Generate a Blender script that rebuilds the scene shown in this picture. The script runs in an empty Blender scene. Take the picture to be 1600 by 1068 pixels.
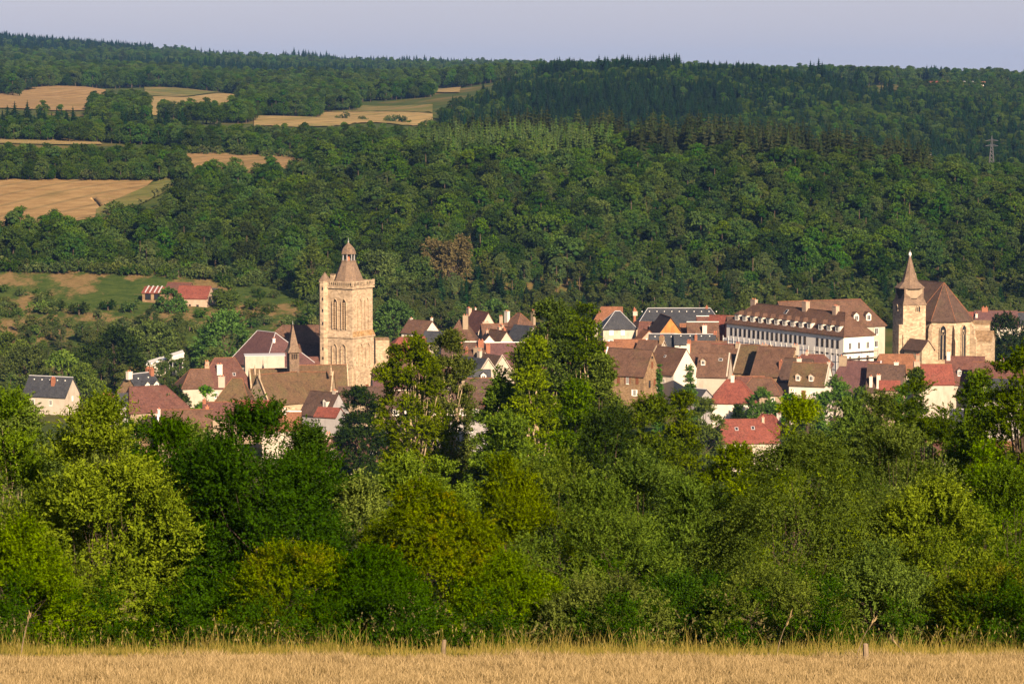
import bpy, math, random
import numpy as np
from mathutils import Vector, Matrix

# ------------------------------------------------------------------ camera, sky, sun
SC = bpy.context.scene
COL = SC.collection
F = 4400.0            # focal length in photo pixels (photo is 1600 wide)
CY = 534.0
HORIZON = 130.0       # row of the eye level
TH = math.atan((CY - HORIZON) / F)
cam_d = bpy.data.cameras.new('camera'); cam = bpy.data.objects.new('camera', cam_d); COL.objects.link(cam)
cam_d.sensor_width = 36.0; cam_d.lens = F / 1600 * 36
cam_d.clip_start = 0.5; cam_d.clip_end = 60000
cam.location = (0, 0, 0); cam.rotation_euler = (math.pi / 2 - TH, 0, 0)
SC.camera = cam

SUN_AZ = math.radians(22)     # to the right of straight behind the viewer
SUN_EL = math.radians(25)
sdir = Vector((math.sin(SUN_AZ) * math.cos(SUN_EL), -math.cos(SUN_AZ) * math.cos(SUN_EL), math.sin(SUN_EL)))
sun_d = bpy.data.lights.new('sun', 'SUN'); sun = bpy.data.objects.new('sun', sun_d); COL.objects.link(sun)
sun_d.energy = 5.0; sun_d.angle = math.radians(0.5); sun_d.color = (1.0, 0.77, 0.53)
sun.rotation_euler = sdir.to_track_quat('Z', 'Y').to_euler()
sun.location = (0, -50, 100)

W = bpy.data.worlds.new('World'); SC.world = W; W.use_nodes = True
nt = W.node_tree; nt.nodes.clear()
o_ = nt.nodes.new('ShaderNodeOutputWorld'); b_ = nt.nodes.new('ShaderNodeBackground')
s_ = nt.nodes.new('ShaderNodeTexSky'); s_.sky_type = 'NISHITA'; s_.sun_disc = False
s_.sun_elevation = SUN_EL; s_.sun_rotation = math.pi - SUN_AZ
s_.altitude = 500; s_.air_density = 1.0; s_.dust_density = 3.0; s_.ozone_density = 1.0
m_ = nt.nodes.new('ShaderNodeMix'); m_.data_type = 'RGBA'; m_.inputs[0].default_value = 0.85
tc_ = nt.nodes.new('ShaderNodeTexCoord'); sx_ = nt.nodes.new('ShaderNodeSeparateXYZ'); nt.links.new(tc_.outputs['Generated'], sx_.inputs[0])
rp_ = nt.nodes.new('ShaderNodeValToRGB'); nt.links.new(sx_.outputs[2], rp_.inputs[0])     # lilac evening band above the horizon, deeper blue overhead
el_ = rp_.color_ramp.elements; el_[0].position = 0.0; el_[0].color = (0.240, 0.225, 0.268, 1); el_[1].position = 0.75; el_[1].color = (0.022, 0.036, 0.072, 1)
e2_ = el_.new(0.06); e2_.color = (0.212, 0.203, 0.252, 1)
e3_ = el_.new(0.22); e3_.color = (0.036, 0.047, 0.08, 1)
sc_ = nt.nodes.new('ShaderNodeMix'); sc_.data_type = 'RGBA'; sc_.blend_type = 'MULTIPLY'; sc_.inputs[0].default_value = 1.0; sc_.clamp_result = False
nz_ = nt.nodes.new('ShaderNodeTexNoise'); nz_.inputs['Scale'].default_value = 2.2; nz_.inputs['Detail'].default_value = 5      # thin veil of high cloud
mp_ = nt.nodes.new('ShaderNodeMapping'); mp_.inputs['Scale'].default_value = (1, 1, 7); nt.links.new(tc_.outputs['Generated'], mp_.inputs[0]); nt.links.new(mp_.outputs[0], nz_.inputs[0])
vr_ = nt.nodes.new('ShaderNodeMapRange'); vr_.inputs['To Min'].default_value = 8.2; vr_.inputs['To Max'].default_value = 9.8; nt.links.new(nz_.outputs['Fac'], vr_.inputs['Value'])
nt.links.new(vr_.outputs[0], sc_.inputs[7]); nt.links.new(rp_.outputs[0], sc_.inputs[6]); nt.links.new(sc_.outputs[2], m_.inputs[7])
nt.links.new(s_.outputs[0], m_.inputs[6]); nt.links.new(m_.outputs[2], b_.inputs[0])
b_.inputs[1].default_value = 0.115
nt.links.new(b_.outputs[0], o_.inputs[0])

vs = SC.view_settings
vs.view_transform = 'Standard'; vs.look = 'None'; vs.exposure = 1.22; vs.gamma = 1.0
try: vs.use_curve_mapping = False
except Exception: pass
SC.render.engine = 'CYCLES'
cy = SC.cycles
cy.max_bounces = 5; cy.diffuse_bounces = 1; cy.glossy_bounces = 2; cy.transmission_bounces = 3
cy.transparent_max_bounces = 6; cy.volume_bounces = 0
cy.caustics_reflective = False; cy.caustics_refractive = False

rng = np.random.default_rng(7)
random.seed(7)
CT, ST = math.cos(TH), math.sin(TH)

def P(px, row, D):
    """point seen at a photo pixel, D metres ahead"""
    u = (px - 800) / F; v = (CY - row) / F
    k = D / (CT + v * ST)
    return Vector((u * k, D, (-ST + v * CT) * k))
def row_of(y, z):
    a = y * CT - z * ST; b = y * ST + z * CT
    return CY - F * b / a
def px_of(x, y, z):
    return 800 + F * x / (y * CT - z * ST)

# ------------------------------------------------------------------ terrain
PX = [-500, 0, 200, 400, 600, 800, 1000, 1200, 1400, 1600, 2100]
near = {40: 1085, 64: 1017, 90: 1045, 130: 1040, 200: 1000, 300: 930, 450: 850, 600: 765, 700: 690}
TAB = {
 0:    {800: 628, 880: 562, 950: 500, 1040: 418, 1120: 380, 1200: 350, 1330: 282, 1420: 268, 1500: 224, 1600: 217, 1750: 203, 1900: 190, 2200: 162, 2600: 138, 3300: 112, 4200: 88, 4200: 82, 5000: 70, 7000: 70, 12000: 110},
 200:  {800: 628, 880: 562, 950: 502, 1040: 424, 1120: 385, 1200: 340, 1330: 284, 1420: 268, 1500: 232, 1600: 222, 1750: 205, 1900: 190, 2200: 165, 2600: 142, 3300: 120, 4200: 98, 5000: 84, 7000: 78, 12000: 110},
 400:  {800: 630, 880: 566, 950: 505, 1010: 462, 1080: 408, 1160: 356, 1240: 320, 1290: 302, 1340: 272, 1420: 256, 1500: 243, 1600: 224, 1900: 188, 2200: 172, 2600: 150, 3300: 125, 4200: 108, 5000: 98, 7000: 92, 12000: 115},
 600:  {800: 628, 880: 562, 950: 508, 1010: 468, 1080: 405, 1160: 338, 1240: 285, 1330: 262, 1420: 252, 1500: 250, 1600: 225, 1900: 190, 2200: 168, 2600: 148, 3300: 132, 4200: 116, 5000: 104, 7000: 98, 12000: 115},
 800:  {800: 622, 880: 560, 950: 512, 1010: 475, 1080: 402, 1160: 320, 1230: 278, 1300: 254, 1360: 234, 1420: 232, 1500: 245, 1600: 258, 1750: 243, 1900: 215, 2100: 165, 2350: 128, 2600: 132, 3300: 128, 4200: 118, 5000: 108, 7000: 104, 12000: 118},
 1000: {800: 616, 880: 556, 950: 512, 1010: 475, 1080: 400, 1160: 316, 1215: 280, 1270: 250, 1320: 242, 1400: 250, 1500: 268, 1600: 275, 1750: 245, 1900: 205, 2100: 150, 2300: 122, 2600: 126, 3300: 124, 4200: 119, 5000: 113, 7000: 112, 12000: 118},
 1200: {800: 600, 880: 548, 950: 508, 1010: 476, 1080: 400, 1160: 316, 1215: 282, 1270: 256, 1320: 258, 1400: 280, 1500: 288, 1600: 288, 1800: 235, 2100: 158, 2350: 128, 2600: 130, 3300: 128, 4200: 124, 5000: 120, 7000: 120, 12000: 126},
 1400: {800: 588, 880: 540, 950: 506, 1010: 478, 1080: 408, 1150: 345, 1210: 306, 1270: 284, 1320: 288, 1400: 304, 1600: 300, 1700: 276, 1900: 240, 2100: 186, 2400: 150, 2600: 140, 2750: 134, 3300: 134, 4200: 131, 5000: 127, 7000: 127, 12000: 130},
 1600: {800: 600, 880: 545, 950: 512, 1010: 486, 1080: 420, 1150: 360, 1220: 322, 1300: 310, 1400: 306, 1600: 298, 1750: 270, 1900: 248, 2100: 198, 2400: 154, 2700: 138, 3300: 137, 4200: 134, 5000: 131, 7000: 131, 12000: 132},
}
TAB[-500] = TAB[0]; TAB[2100] = TAB[1600]
def zprof(px_key, y):
    t = dict(near); t.update(TAB[px_key])
    ds = np.array([-100.0, 0.0] + sorted(t))
    zs = np.array([14.0, -1.8] + [P(800, t[d], d).z for d in sorted(t)])
    return np.interp(y, ds, zs)
NY, NX = 520, 420
Yg = np.concatenate([np.linspace(-60, 36, 30), 40 * (12000 / 40) ** (np.linspace(0, 1, NY - 30))])
Sg = np.linspace(-0.42, 0.42, NX)
_prof = np.array([zprof(k, Yg) for k in PX])            # (len(PX), NY)
ZG = np.zeros((NY, NX)); XG = np.zeros((NY, NX))
for j, y in enumerate(Yg):
    XG[j] = Sg * (y + 70)
    pxs = 800 + F * XG[j] / max(y, 60.0)
    ZG[j] = np.interp(pxs, PX, _prof[:, j])
# smooth the table's creases, then let the ground roll a little
K = np.array([1, 2, 3, 2, 1]) / 9
for _ in range(3):
    pad = np.pad(ZG, ((0, 0), (2, 2)), 'edge'); ZG = sum(K[i] * pad[:, i:i + NX] for i in range(5))
pad = np.pad(ZG, ((1, 1), (0, 0)), 'edge'); ZG2 = (pad[:-2] + 2 * pad[1:-1] + pad[2:]) / 4
ZG2[:48] = ZG[:48]; ZG = ZG2
YY = np.repeat(Yg[:, None], NX, 1)
amp = np.clip((YY - 900) / 1500, 0, 1) * 2.2
ZG += amp * (np.sin(XG / 61 + 1.3) * np.cos(YY / 83) + 0.6 * np.sin(XG / 23 + YY / 37))
def gz(x, y):
    x = np.asarray(x, float); y = np.asarray(y, float)
    j = np.clip(np.searchsorted(Yg, y) - 1, 0, NY - 2)
    ty = np.clip((y - Yg[j]) / (Yg[j + 1] - Yg[j]), 0, 1)
    s = x / (y + 70)
    fi = np.clip((s - Sg[0]) / (Sg[1] - Sg[0]), 0, NX - 1.001); i = fi.astype(int); tx = fi - i
    return ((ZG[j, i] * (1 - tx) + ZG[j, i + 1] * tx) * (1 - ty) + (ZG[j + 1, i] * (1 - tx) + ZG[j + 1, i + 1] * tx) * ty)
def gzpx(px, D):
    x = (px - 800) / F * D * 1.01
    return float(gz(x, D))
def hit(px, row, d0=30, d1=9000):
    """where the sight line through a photo pixel meets the ground"""
    d = d0
    while d < d1:
        p = P(px, row, d)
        if p.z <= float(gz(p.x, d)): return p.x, d
        d *= 1.003
    p = P(px, row, d1); return p.x, d1

# ------------------------------------------------------------------ materials
MATS = {}
def nodemat(name):
    m = bpy.data.materials.new(name); m.use_nodes = True
    n = m.node_tree.nodes; n.clear()
    out = n.new('ShaderNodeOutputMaterial')
    MATS[name] = m
    return m, m.node_tree, out
def N(t, kind, **kw):
    n = t.nodes.new(kind)
    for k, v in kw.items():
        if k.startswith('i_'): n.inputs[k[2:]].default_value = v
        else: setattr(n, k, v)
    return n
def mixc(t, fac, a, b, blend='MIX'):
    m = t.nodes.new('ShaderNodeMix'); m.data_type = 'RGBA'; m.blend_type = blend
    for sock, val in ((0, fac), (6, a), (7, b)):
        if isinstance(val, bpy.types.NodeSocket): t.links.new(val, m.inputs[sock])
        elif sock == 0: m.inputs[0].default_value = val
        else: m.inputs[sock].default_value = (*val, 1) if len(val) == 3 else val
    return m.outputs[2]
def noise(t, vec, scale, detail=4, rough=0.6, lo=0.35, hi=0.65):
    n = N(t, 'ShaderNodeTexNoise'); n.inputs['Scale'].default_value = scale; n.inputs['Detail'].default_value = detail
    n.inputs['Roughness'].default_value = rough
    if vec is not None: t.links.new(vec, n.inputs['Vector'])
    r = N(t, 'ShaderNodeMapRange'); r.inputs['From Min'].default_value = lo; r.inputs['From Max'].default_value = hi
    t.links.new(n.outputs['Fac'], r.inputs['Value'])
    return r.outputs[0]
def principled(t, out, color, rough=0.9, spec=0.2, bump=None, bstr=0.3, bdist=0.05):
    p = N(t, 'ShaderNodeBsdfPrincipled'); p.inputs['Roughness'].default_value = rough
    p.inputs['Specular IOR Level'].default_value = spec
    if isinstance(color, bpy.types.NodeSocket): t.links.new(color, p.inputs['Base Color'])
    else: p.inputs['Base Color'].default_value = (*color, 1)
    if bump is not None:
        b = N(t, 'ShaderNodeBump'); b.inputs['Strength'].default_value = bstr; b.inputs['Distance'].default_value = bdist
        t.links.new(bump, b.inputs['Height']); t.links.new(b.outputs[0], p.inputs['Normal'])
    t.links.new(p.outputs[0], out.inputs[0])
    return p
def geo_pos(t): return N(t, 'ShaderNodeNewGeometry').outputs['Position']

def leaf_mat(name, dark, light, transl=0.22, hue=0.02, val=0.35, patch=None, pscale=0.05, rough=0.6, spec=0.08):
    m, t, out = nodemat(name)
    at = N(t, 'ShaderNodeAttribute', attribute_name='tint')
    oi = N(t, 'ShaderNodeObjectInfo')
    c = mixc(t, at.outputs['Fac'], dark, light)
    if patch is not None:
        c = mixc(t, noise(t, geo_pos(t), pscale, 3, 0.6, 0.56, 0.74), c, patch)
    hs = N(t, 'ShaderNodeHueSaturation')
    def rmap(lo, hi, mul=1.0):
        a = N(t, 'ShaderNodeMath', operation='MULTIPLY'); a.inputs[1].default_value = mul * 7.31
        t.links.new(oi.outputs['Random'], a.inputs[0])
        fr = N(t, 'ShaderNodeMath', operation='FRACT'); t.links.new(a.outputs[0], fr.inputs[0])
        r = N(t, 'ShaderNodeMapRange'); r.inputs['To Min'].default_value = lo; r.inputs['To Max'].default_value = hi
        t.links.new(fr.outputs[0], r.inputs['Value']); return r.outputs[0]
    t.links.new(rmap(0.5 - hue, 0.5 + hue, 1), hs.inputs['Hue'])
    t.links.new(rmap(0.85, 1.1, 3.7), hs.inputs['Saturation'])
    t.links.new(rmap(1 - val, 1 + val, 9.1), hs.inputs['Value'])
    t.links.new(c, hs.inputs['Color'])
    c = hs.outputs[0]
    p = N(t, 'ShaderNodeBsdfDiffuse'); t.links.new(c, p.inputs['Color'])
    tr = N(t, 'ShaderNodeBsdfTranslucent')
    tc = mixc(t, 1.0, c, (1.35, 1.35, 0.4), 'MULTIPLY')
    t.links.new(tc, tr.inputs['Color'])
    mx = N(t, 'ShaderNodeMixShader'); mx.inputs[0].default_value = transl
    t.links.new(p.outputs[0], mx.inputs[1]); t.links.new(tr.outputs[0], mx.inputs[2])
    t.links.new(mx.outputs[0], out.inputs[0])
    return m

def obj_coord(t): return N(t, 'ShaderNodeTexCoord').outputs['Object']
def roof_mat(name, a, b, moss, mosslo=0.55, rough=0.85, rows=0.33):
    m, t, out = nodemat(name)
    oc = obj_coord(t); gp = geo_pos(t)
    c = mixc(t, noise(t, gp, 0.35, 5, 0.7, 0.3, 0.7), a, b)
    c = mixc(t, noise(t, gp, 0.22, 4, 0.65, mosslo, mosslo + 0.25), c, moss)
    c = mixc(t, noise(t, gp, 0.9, 5, 0.75, 0.5, 0.72), c, mixc(t, 1.0, c, (0.55, 0.56, 0.6), 'MULTIPLY'))
    c = mixc(t, noise(t, gp, 2.6, 3, 0.7, 0.35, 0.75), mixc(t, 1.0, c, (0.68, 0.66, 0.64), 'MULTIPLY'), mixc(t, 1.0, c, (1.4, 1.34, 1.25), 'MULTIPLY'))
    w = N(t, 'ShaderNodeTexWave', wave_type='BANDS', bands_direction='Z', wave_profile='SAW'); w.inputs['Scale'].default_value = 1 / rows * 0.5 / 3.14159 * 3.14159
    w.inputs['Distortion'].default_value = 0.6; w.inputs['Detail'].default_value = 1
    t.links.new(oc, w.inputs['Vector'])
    c = mixc(t, w.outputs['Fac'], mixc(t, 1.0, c, (0.8, 0.8, 0.8), 'MULTIPLY'), c)
    principled(t, out, c, rough, 0.25, w.outputs['Fac'], 0.5, 0.05)
    return m
def wall_mat(name, a, b, stain, scale=0.5, blocks=None, rough=0.95, slo=0.5):
    m, t, out = nodemat(name)
    gp = geo_pos(t)
    c = mixc(t, noise(t, gp, scale, 5, 0.7, 0.3, 0.7), a, b)
    mp = N(t, 'ShaderNodeMapping'); mp.inputs['Scale'].default_value = (1, 1, 0.3); t.links.new(gp, mp.inputs[0])
    c = mixc(t, noise(t, mp.outputs[0], 0.8, 4, 0.7, slo, slo + 0.3), c, stain)
    bump = None
    if blocks:
        v = N(t, 'ShaderNodeTexVoronoi'); v.inputs['Scale'].default_value = 1 / blocks
        mp2 = N(t, 'ShaderNodeMapping'); mp2.inputs['Scale'].default_value = (1, 1, 1.8); t.links.new(gp, mp2.inputs[0]); t.links.new(mp2.outputs[0], v.inputs['Vector'])
        sp = N(t, 'ShaderNodeSeparateColor'); t.links.new(v.outputs['Color'], sp.inputs[0])
        c = mixc(t, sp.outputs[0], mixc(t, 1.0, c, (0.66, 0.63, 0.6), 'MULTIPLY'), mixc(t, 1.0, c, (1.15, 1.12, 1.08), 'MULTIPLY'))
        bump = v.outputs['Distance']
    principled(t, out, c, rough, 0.15, bump, 0.4, 0.05)
    return m
def plain(name, col, rough=0.8, spec=0.2, var=0.0, scale=2.0):
    m, t, out = nodemat(name)
    if var:
        c = mixc(t, noise(t, geo_pos(t), scale), [x * (1 - var) for x in col], [min(1, x * (1 + var)) for x in col])
        principled(t, out, c, rough, spec)
    else: principled(t, out, col, rough, spec)
    return m

roof_mat('tile_brown', (0.092, 0.050, 0.036), (0.155, 0.090, 0.064), (0.11, 0.082, 0.044))
roof_mat('tile_moss', (0.095, 0.058, 0.035), (0.145, 0.092, 0.054), (0.11, 0.088, 0.042), 0.45)
roof_mat('tile_maroon', (0.100, 0.044, 0.038), (0.150, 0.070, 0.058), (0.115, 0.072, 0.055), 0.55)
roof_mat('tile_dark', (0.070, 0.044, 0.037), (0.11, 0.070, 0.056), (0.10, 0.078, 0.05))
roof_mat('tile_red', (0.17, 0.050, 0.040), (0.23, 0.074, 0.056), (0.14, 0.066, 0.048), 0.55)
roof_mat('tile_orange', (0.189, 0.086, 0.049), (0.255, 0.120, 0.069), (0.156, 0.098, 0.053), 0.6)
roof_mat('tile_purple', (0.095, 0.048, 0.053), (0.133, 0.069, 0.069), (0.088, 0.057, 0.046), 0.6)
roof_mat('slate', (0.039, 0.043, 0.055), (0.066, 0.072, 0.086), (0.083, 0.081, 0.072), 0.62, 0.5)
roof_mat('shingle', (0.178, 0.126, 0.095), (0.244, 0.177, 0.131), (0.144, 0.114, 0.077), 0.55, 0.9, 0.25)
wall_mat('stone_church', (0.37, 0.285, 0.20), (0.46, 0.365, 0.265), (0.25, 0.185, 0.125), 0.35, 0.8, slo=0.52)
wall_mat('stone_lichen', (0.310, 0.216, 0.125), (0.349, 0.248, 0.141), (0.279, 0.152, 0.050), 0.5, 0.6, slo=0.4)
wall_mat('stone_rough', (0.217, 0.144, 0.083), (0.295, 0.208, 0.129), (0.147, 0.096, 0.062), 0.8, 0.6)
wall_mat('render_cream', (0.388, 0.336, 0.275), (0.450, 0.400, 0.341), (0.295, 0.248, 0.200), 0.4)
wall_mat('render_white', (0.53, 0.48, 0.42), (0.61, 0.56, 0.50), (0.42, 0.37, 0.32), 0.3, slo=0.55)
wall_mat('render_tan', (0.264, 0.200, 0.141), (0.326, 0.256, 0.183), (0.194, 0.144, 0.100), 0.5)
wall_mat('render_pink', (0.372, 0.264, 0.200), (0.427, 0.320, 0.250), (0.287, 0.200, 0.150), 0.5)
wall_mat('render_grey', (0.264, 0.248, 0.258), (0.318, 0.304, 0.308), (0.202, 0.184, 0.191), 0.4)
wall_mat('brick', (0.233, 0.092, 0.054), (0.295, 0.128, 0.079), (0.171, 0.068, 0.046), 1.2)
wall_mat('wood_orange', (0.388, 0.152, 0.042), (0.466, 0.208, 0.067), (0.171, 0.072, 0.033), 1.5, slo=0.45)
plain('white_paint', (0.80, 0.78, 0.74), 0.6)
plain('zinc', (0.42, 0.42, 0.44), 0.45, 0.5)
plain('shutter_brown', (0.16, 0.06, 0.03), 0.7)
plain('pot', (0.45, 0.16, 0.09), 0.8)
plain('bark', (0.085, 0.062, 0.045), 0.95, 0.1, 0.4, 3)
plain('bark_pale', (0.44, 0.34, 0.22), 0.9, 0.1, 0.4, 2)
plain('post_wood', (0.20, 0.15, 0.10), 0.9, 0.1, 0.3, 5)
plain('netting', (0.68, 0.66, 0.68), 0.9, 0.1, 0.12, 0.6)
wall_mat('render_lilac', (0.74, 0.70, 0.65), (0.80, 0.76, 0.71), (0.64, 0.60, 0.56), 0.3, slo=0.6)
plain('steel', (0.10, 0.10, 0.11), 0.4, 0.5)
m, t, out = nodemat('glass'); principled(t, out, (0.02, 0.022, 0.028), 0.12, 0.6)
m, t, out = nodemat('louvre'); principled(t, out, (0.03, 0.022, 0.018), 0.8, 0.1)  # near-black colour standing in for the shade inside openings and reveals

# foliage kinds
L = leaf_mat
L('leaf_bright', (0.022, 0.056, 0.002), (0.13, 0.205, 0.004), transl=0.25, hue=0.008, val=0.12)
L('leaf_lime', (0.032, 0.07, 0.002), (0.18, 0.255, 0.006), transl=0.25, hue=0.008, val=0.12)
L('leaf_deep', (0.007, 0.026, 0.002), (0.045, 0.095, 0.003), transl=0.25, hue=0.008, val=0.12)
L('leaf_oak', (0.014, 0.034, 0.002), (0.095, 0.145, 0.004), transl=0.25, hue=0.008, val=0.12)
L('leaf_olive', (0.022, 0.046, 0.002), (0.13, 0.18, 0.005), transl=0.25, hue=0.008, val=0.12)
L('leaf_gold', (0.018, 0.042, 0.002), (0.13, 0.185, 0.004), transl=0.25, hue=0.008, val=0.12, patch=(0.20, 0.19, 0.01), pscale=1.4)
L('leaf_silver', (0.026, 0.056, 0.006), (0.125, 0.185, 0.02), transl=0.25, hue=0.008, val=0.12)
L('leaf_dark', (0.006, 0.018, 0.002), (0.034, 0.06, 0.004), transl=0.25, hue=0.008, val=0.12)
L('leaf_rust', (0.085, 0.075, 0.026), (0.17, 0.14, 0.048), hue=0.01)
L('forest_green', (0.012, 0.036, 0.006), (0.072, 0.122, 0.013), hue=0.02, val=0.48)
L('forest_grey', (0.030, 0.054, 0.014), (0.105, 0.138, 0.034), hue=0.02, val=0.3)
L('forest_spruce', (0.006, 0.022, 0.008), (0.024, 0.050, 0.014), transl=0.15, hue=0.015, val=0.35)
L('forest_larch', (0.045, 0.085, 0.018), (0.125, 0.18, 0.04), transl=0.25, hue=0.01, val=0.2)
L('forest_brown', (0.022, 0.034, 0.010), (0.062, 0.070, 0.022), transl=0.2, hue=0.015, val=0.35)
L('straw', (0.16, 0.115, 0.05), (0.46, 0.345, 0.19), transl=0.3, hue=0.0, val=0.0, rough=0.6)
L('straw_green', (0.10, 0.105, 0.02), (0.33, 0.25, 0.075), transl=0.3, hue=0.0, val=0.0, rough=0.6)

L('garden_bright', (0.03, 0.085, 0.008), (0.095, 0.20, 0.014), transl=0.22, hue=0.01, val=0.12)
L('garden_lime', (0.05, 0.11, 0.008), (0.15, 0.23, 0.016), transl=0.22, hue=0.01, val=0.12)
L('garden_olive', (0.04, 0.07, 0.014), (0.11, 0.15, 0.03), transl=0.22, hue=0.01, val=0.12)
# ground materials
m, t, out = nodemat('ground_wild'); gp = geo_pos(t)
c = mixc(t, noise(t, gp, 0.05, 5, 0.7), (0.035, 0.06, 0.012), (0.075, 0.09, 0.02))
c = mixc(t, noise(t, gp, 0.013, 4, 0.6, 0.52, 0.68), c, (0.17, 0.12, 0.045)); principled(t, out, c, 1.0, 0.05)
m, t, out = nodemat('ground_meadow'); gp = geo_pos(t)
mp = N(t, 'ShaderNodeMapping'); mp.inputs['Scale'].default_value = (1.0, 0.4, 0.5); t.links.new(gp, mp.inputs[0])
c = mixc(t, noise(t, gp, 0.22, 6, 0.75), (0.028, 0.06, 0.011), (0.085, 0.115, 0.024))
c = mixc(t, noise(t, mp.outputs[0], 0.045, 8, 0.72, 0.49, 0.56), c, mixc(t, noise(t, gp, 0.5, 5, 0.8), (0.15, 0.10, 0.042), (0.27, 0.19, 0.085)))
principled(t, out, c, 1.0, 0.05, noise(t, gp, 1.2), 0.6, 0.5)
def field_mat(name, a, b, g, scale=0.15, glo=0.58):
    m, t, out = nodemat(name); gp = geo_pos(t)
    mp = N(t, 'ShaderNodeMapping'); mp.inputs['Scale'].default_value = (0.5, 1.0, 1); mp.inputs['Rotation'].default_value = (0, 0, 0.3); t.links.new(gp, mp.inputs[0])
    c = mixc(t, noise(t, mp.outputs[0], scale, 7, 0.72), a, b)
    c = mixc(t, noise(t, gp, 0.02, 5, 0.65, glo, glo + 0.16), c, g)
    tw = N(t, 'ShaderNodeTexWave', wave_type='BANDS', bands_direction='X', wave_profile='SIN'); tw.inputs['Scale'].default_value = 0.028; tw.inputs['Distortion'].default_value = 1.5; tw.inputs['Detail'].default_value = 2; tw.inputs['Detail Scale'].default_value = 0.4
    t.links.new(mp.outputs[0], tw.inputs['Vector'])
    pw = N(t, 'ShaderNodeMapRange'); pw.inputs['From Min'].default_value = 0.86; t.links.new(tw.outputs['Fac'], pw.inputs['Value'])
    c = mixc(t, pw.outputs[0], c, mixc(t, 1.0, c, (0.72, 0.78, 0.8), 'MULTIPLY'))
    c = mixc(t, noise(t, gp, 0.06, 6, 0.75, 0.45, 0.7), c, mixc(t, 1.0, c, (0.78, 0.74, 0.7), 'MULTIPLY'))
    principled(t, out, c, 1.0, 0.05, noise(t, gp, 1.5), 0.5, 0.4)
field_mat('field_tan', (0.24, 0.15, 0.065), (0.38, 0.26, 0.12), (0.17, 0.145, 0.05))
field_mat('field_gold', (0.27, 0.19, 0.08), (0.40, 0.30, 0.13), (0.17, 0.17, 0.05), glo=0.52)
field_mat('field_green', (0.11, 0.125, 0.035), (0.18, 0.17, 0.055), (0.26, 0.19, 0.08), glo=0.5)
m, t, out = nodemat('field_straw'); gp = geo_pos(t)
c = mixc(t, noise(t, gp, 3.5, 8, 0.75), (0.13, 0.085, 0.035), (0.34, 0.235, 0.11))
c = mixc(t, noise(t, gp, 0.35, 5, 0.65, 0.48, 0.7), c, (0.15, 0.125, 0.04)); principled(t, out, c, 1.0, 0.05, noise(t, gp, 12), 0.5, 0.05)

# ------------------------------------------------------------------ object helpers
def setp(o, label=None, cat=None, group=None, kind=None):
    if label: o['label'] = label
    if cat: o['category'] = cat
    if group: o['group'] = group
    if kind: o['kind'] = kind
    return o
def empty(name, loc, rz=0.0, **kw):
    o = bpy.data.objects.new(name, None); COL.objects.link(o); o.location = loc; o.rotation_euler = (0, 0, rz)
    o.empty_display_size = 0.5
    return setp(o, **kw)
def link(name, mesh, parent=None, loc=None, **kw):
    o = bpy.data.objects.new(name, mesh); COL.objects.link(o)
    if parent is not None: o.parent = parent
    if loc is not None: o.location = loc
    return setp(o, **kw)
def fast_mesh(name, V, Fq, mats, midx=None, tint=None):
    me = bpy.data.meshes.new(name); V = np.asarray(V, np.float32); Fq = np.asarray(Fq, np.int32)
    nf, k = Fq.shape
    me.vertices.add(len(V)); me.vertices.foreach_set('co', V.ravel())
    me.loops.add(nf * k); me.loops.foreach_set('vertex_index', Fq.ravel())
    me.polygons.add(nf); me.polygons.foreach_set('loop_start', np.arange(0, nf * k, k, dtype=np.int32))
    try: me.polygons.foreach_set('loop_total', np.full(nf, k, np.int32))
    except Exception: pass
    for mm in mats: me.materials.append(MATS[mm])
    if midx is not None: me.polygons.foreach_set('material_index', np.asarray(midx, np.int32))
    if tint is not None:
        a = me.attributes.new('tint', 'FLOAT', 'FACE'); a.data.foreach_set('value', np.clip(np.asarray(tint, np.float32), 0, 1))
    me.update(calc_edges=True)
    return me
class MB:
    """collects simple solids into one mesh"""
    def __init__(s): s.v = []; s.f = []; s.m = []; s.mats = []
    def mi(s, mat):
        if mat not in s.mats: s.mats.append(mat)
        return s.mats.index(mat)
    def add(s, V, Fs, mat, M=None):
        b = len(s.v); i = s.mi(mat)
        for p in V: s.v.append(tuple(M @ Vector(p)) if M is not None else tuple(p))
        for f in Fs: s.f.append([b + a for a in f]); s.m.append(i)
    def box(s, x0, x1, y0, y1, z0, z1, mat, M=None):
        s.add([(x0, y0, z0), (x1, y0, z0), (x1, y1, z0), (x0, y1, z0), (x0, y0, z1), (x1, y0, z1), (x1, y1, z1), (x0, y1, z1)],
              [(0, 3, 2, 1), (4, 5, 6, 7), (0, 1, 5, 4), (1, 2, 6, 5), (2, 3, 7, 6), (3, 0, 4, 7)], mat, M)
    def frustum(s, n, r0, r1, z0, z1, mat, cx=0, cy=0, rot=0, M=None, sx=1, sy=1):
        a = [rot + 2 * math.pi * i / n for i in range(n)]
        V = [(cx + r0 * sx * math.cos(t), cy + r0 * sy * math.sin(t), z0) for t in a] + [(cx + r1 * sx * math.cos(t), cy + r1 * sy * math.sin(t), z1) for t in a]
        Fs = [(i, (i + 1) % n, n + (i + 1) % n, n + i) for i in range(n)] + [tuple(range(n - 1, -1, -1)), tuple(range(n, 2 * n))]
        s.add(V, Fs, mat, M)
    def tube(s, pts, rad, mat, n=5):
        V, Fs = tube(pts, rad, n); s.add([tuple(v) for v in V], [tuple(f) for f in Fs], mat)
    def mesh(s, name):
        me = bpy.data.meshes.new(name); me.from_pydata(s.v, [], s.f)
        for mm in s.mats: me.materials.append(MATS[mm])
        me.polygons.foreach_set('material_index', s.m); me.update(); return me
    def build(s, name, parent=None, **kw): return link(name, s.mesh(name), parent, **kw)
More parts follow.
